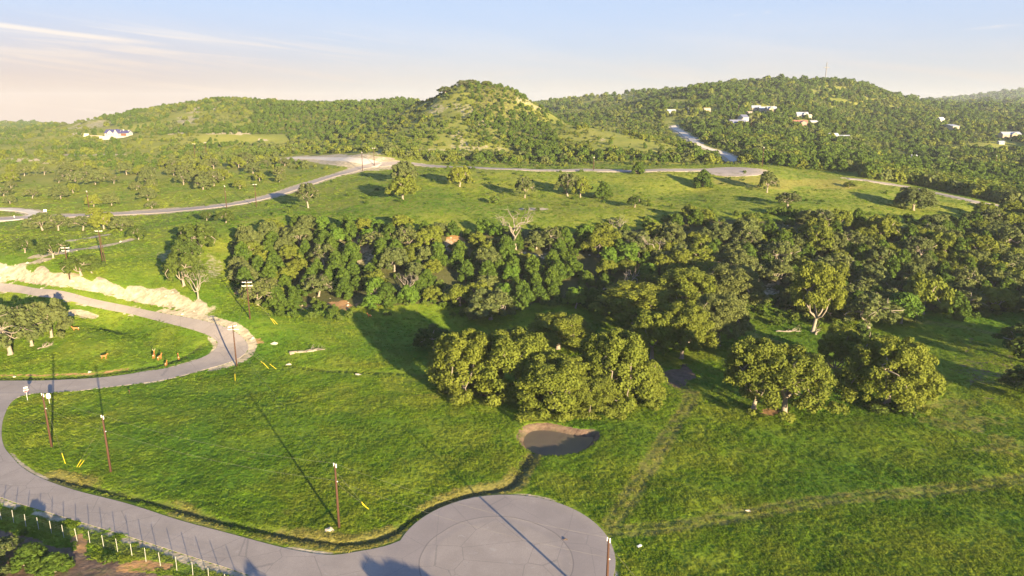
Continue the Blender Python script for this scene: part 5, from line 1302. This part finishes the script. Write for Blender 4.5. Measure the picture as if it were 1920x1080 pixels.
def stone_mesh(seed, s_=1.0):
    r_ = np.random.default_rng(seed); ph = (1 + 5 ** .5) / 2
    V = np.array([(-1,ph,0),(1,ph,0),(-1,-ph,0),(1,-ph,0),(0,-1,ph),(0,1,ph),(0,-1,-ph),(0,1,-ph),(ph,0,-1),(ph,0,1),(-ph,0,-1),(-ph,0,1)], float) / 1.9
    Fc = [(0,11,5),(0,5,1),(0,1,7),(0,7,10),(0,10,11),(1,5,9),(5,11,4),(11,10,2),(10,7,6),(7,1,8),(3,9,4),(3,4,2),(3,2,6),(3,6,8),(3,8,9),(4,9,5),(2,4,11),(6,2,10),(8,6,7),(9,8,1)]
    V = V * (1 + .35 * r_.normal(size=V.shape)) * np.array([1, .8, .5]) * s_
    me = bpy.data.meshes.new('stone'); me.from_pydata(V.tolist(), [], Fc); me.materials.append(m_stone); return me
m_stone = flat('limestone', (.50, .44, .34), .95, .1, .35, 1.2)
for px, py, s_, lab in ((619, 994, .7, 'pale flat rock at the foot of the pole left of the turning circle'), (514, 645, .9, 'white boulder at the end of the orange ridge'), (541, 683, .7, 'pale boulder at the start of the dark drainage line'), (133, 527, 1.0, 'white boulder at the foot of the pole above the cutting'),
                        (1404, 958, .5, 'straw coloured stone by the wheel track on the right'), (672, 702, .7, 'pale stone in the drainage line')):
    g_ = gp(px, py); o = bpy.data.objects.new('boulder', stone_mesh(int(px), s_)); COL.objects.link(o); o.location = g_; tag(o, lab, 'rock')
g_ = gp(1199, 1025); o = MB().box((0, 0, .12), (.75, .35, .12), rz=.6).box((.1, .1, .19), (.4, .3, .03), rz=.9).build('paper_litter', m_white); o.location = g_; tag(o, 'scrap of white litter in the weeds right of the turning circle', 'litter')
g_ = gp(1061, 1013); o = MB().tube([(-.35, 0, .10), (.0, .12, .13), (.3, -.05, .10)], [.05, .12, .04], 6).build('mud_clod', m_dark); o.location = g_; tag(o, 'small dark clod on the turning circle', 'debris')
# rubble scattered over the cutting and among the wood
NS = 60000; xs = r.uniform(-260, 240, NS); ys = r.uniform(150, 300, NS)
pr = samp(rock, xs, ys) * .22 + samp(orange, xs, ys) * .3 + samp(wood, xs, ys) * .10; kk = (r.random(NS) < pr * .35) & (samp(in_road.astype(float), xs, ys) < .5); xs, ys = xs[kk], ys[kk]
px_, py_, d_ = project(xs, ys, H(xs, ys))
slib = library('stones', [stone_mesh(900 + i, .5) for i in range(4)])
print('stones', len(xs))
scatter('limestone_rubble', np.column_stack([xs, ys, H(xs, ys)]), r.uniform(0, 6.28, len(xs)), r.uniform(.25, 1.1, len(xs)) ** 1.5, r.integers(0, 4, len(xs)), slib, 'loose limestone rubble on the cutting and the wood floor')

# ------------------------------------------------------------------ air: a thin even haze over the whole valley
hz = MB().box((0, 1950, 0), (9600, 4600, 2)).mesh('haze')
zb, zt = float(GZ.min()) - 2.0, max(float(GZ.max()) + 12, 150.0)
for v in hz.vertices: v.co.z = zb if v.co.z < 0 else zt
hm = bpy.data.materials.new('haze'); hm.use_nodes = True; hm.node_tree.nodes.clear()
pv = hm.node_tree.nodes.new('ShaderNodeVolumePrincipled'); pv.inputs['Color'].default_value = (.80, .88, 1.0, 1); pv.inputs['Density'].default_value = HAZE; pv.inputs['Anisotropy'].default_value = 0.0
ho = hm.node_tree.nodes.new('ShaderNodeOutputMaterial'); hm.node_tree.links.new(pv.outputs[0], ho.inputs['Volume'])
hz.materials.append(hm); o = bpy.data.objects.new('haze', hz); COL.objects.link(o); tag(o, 'thin evening haze filling the valley', kind='stuff')
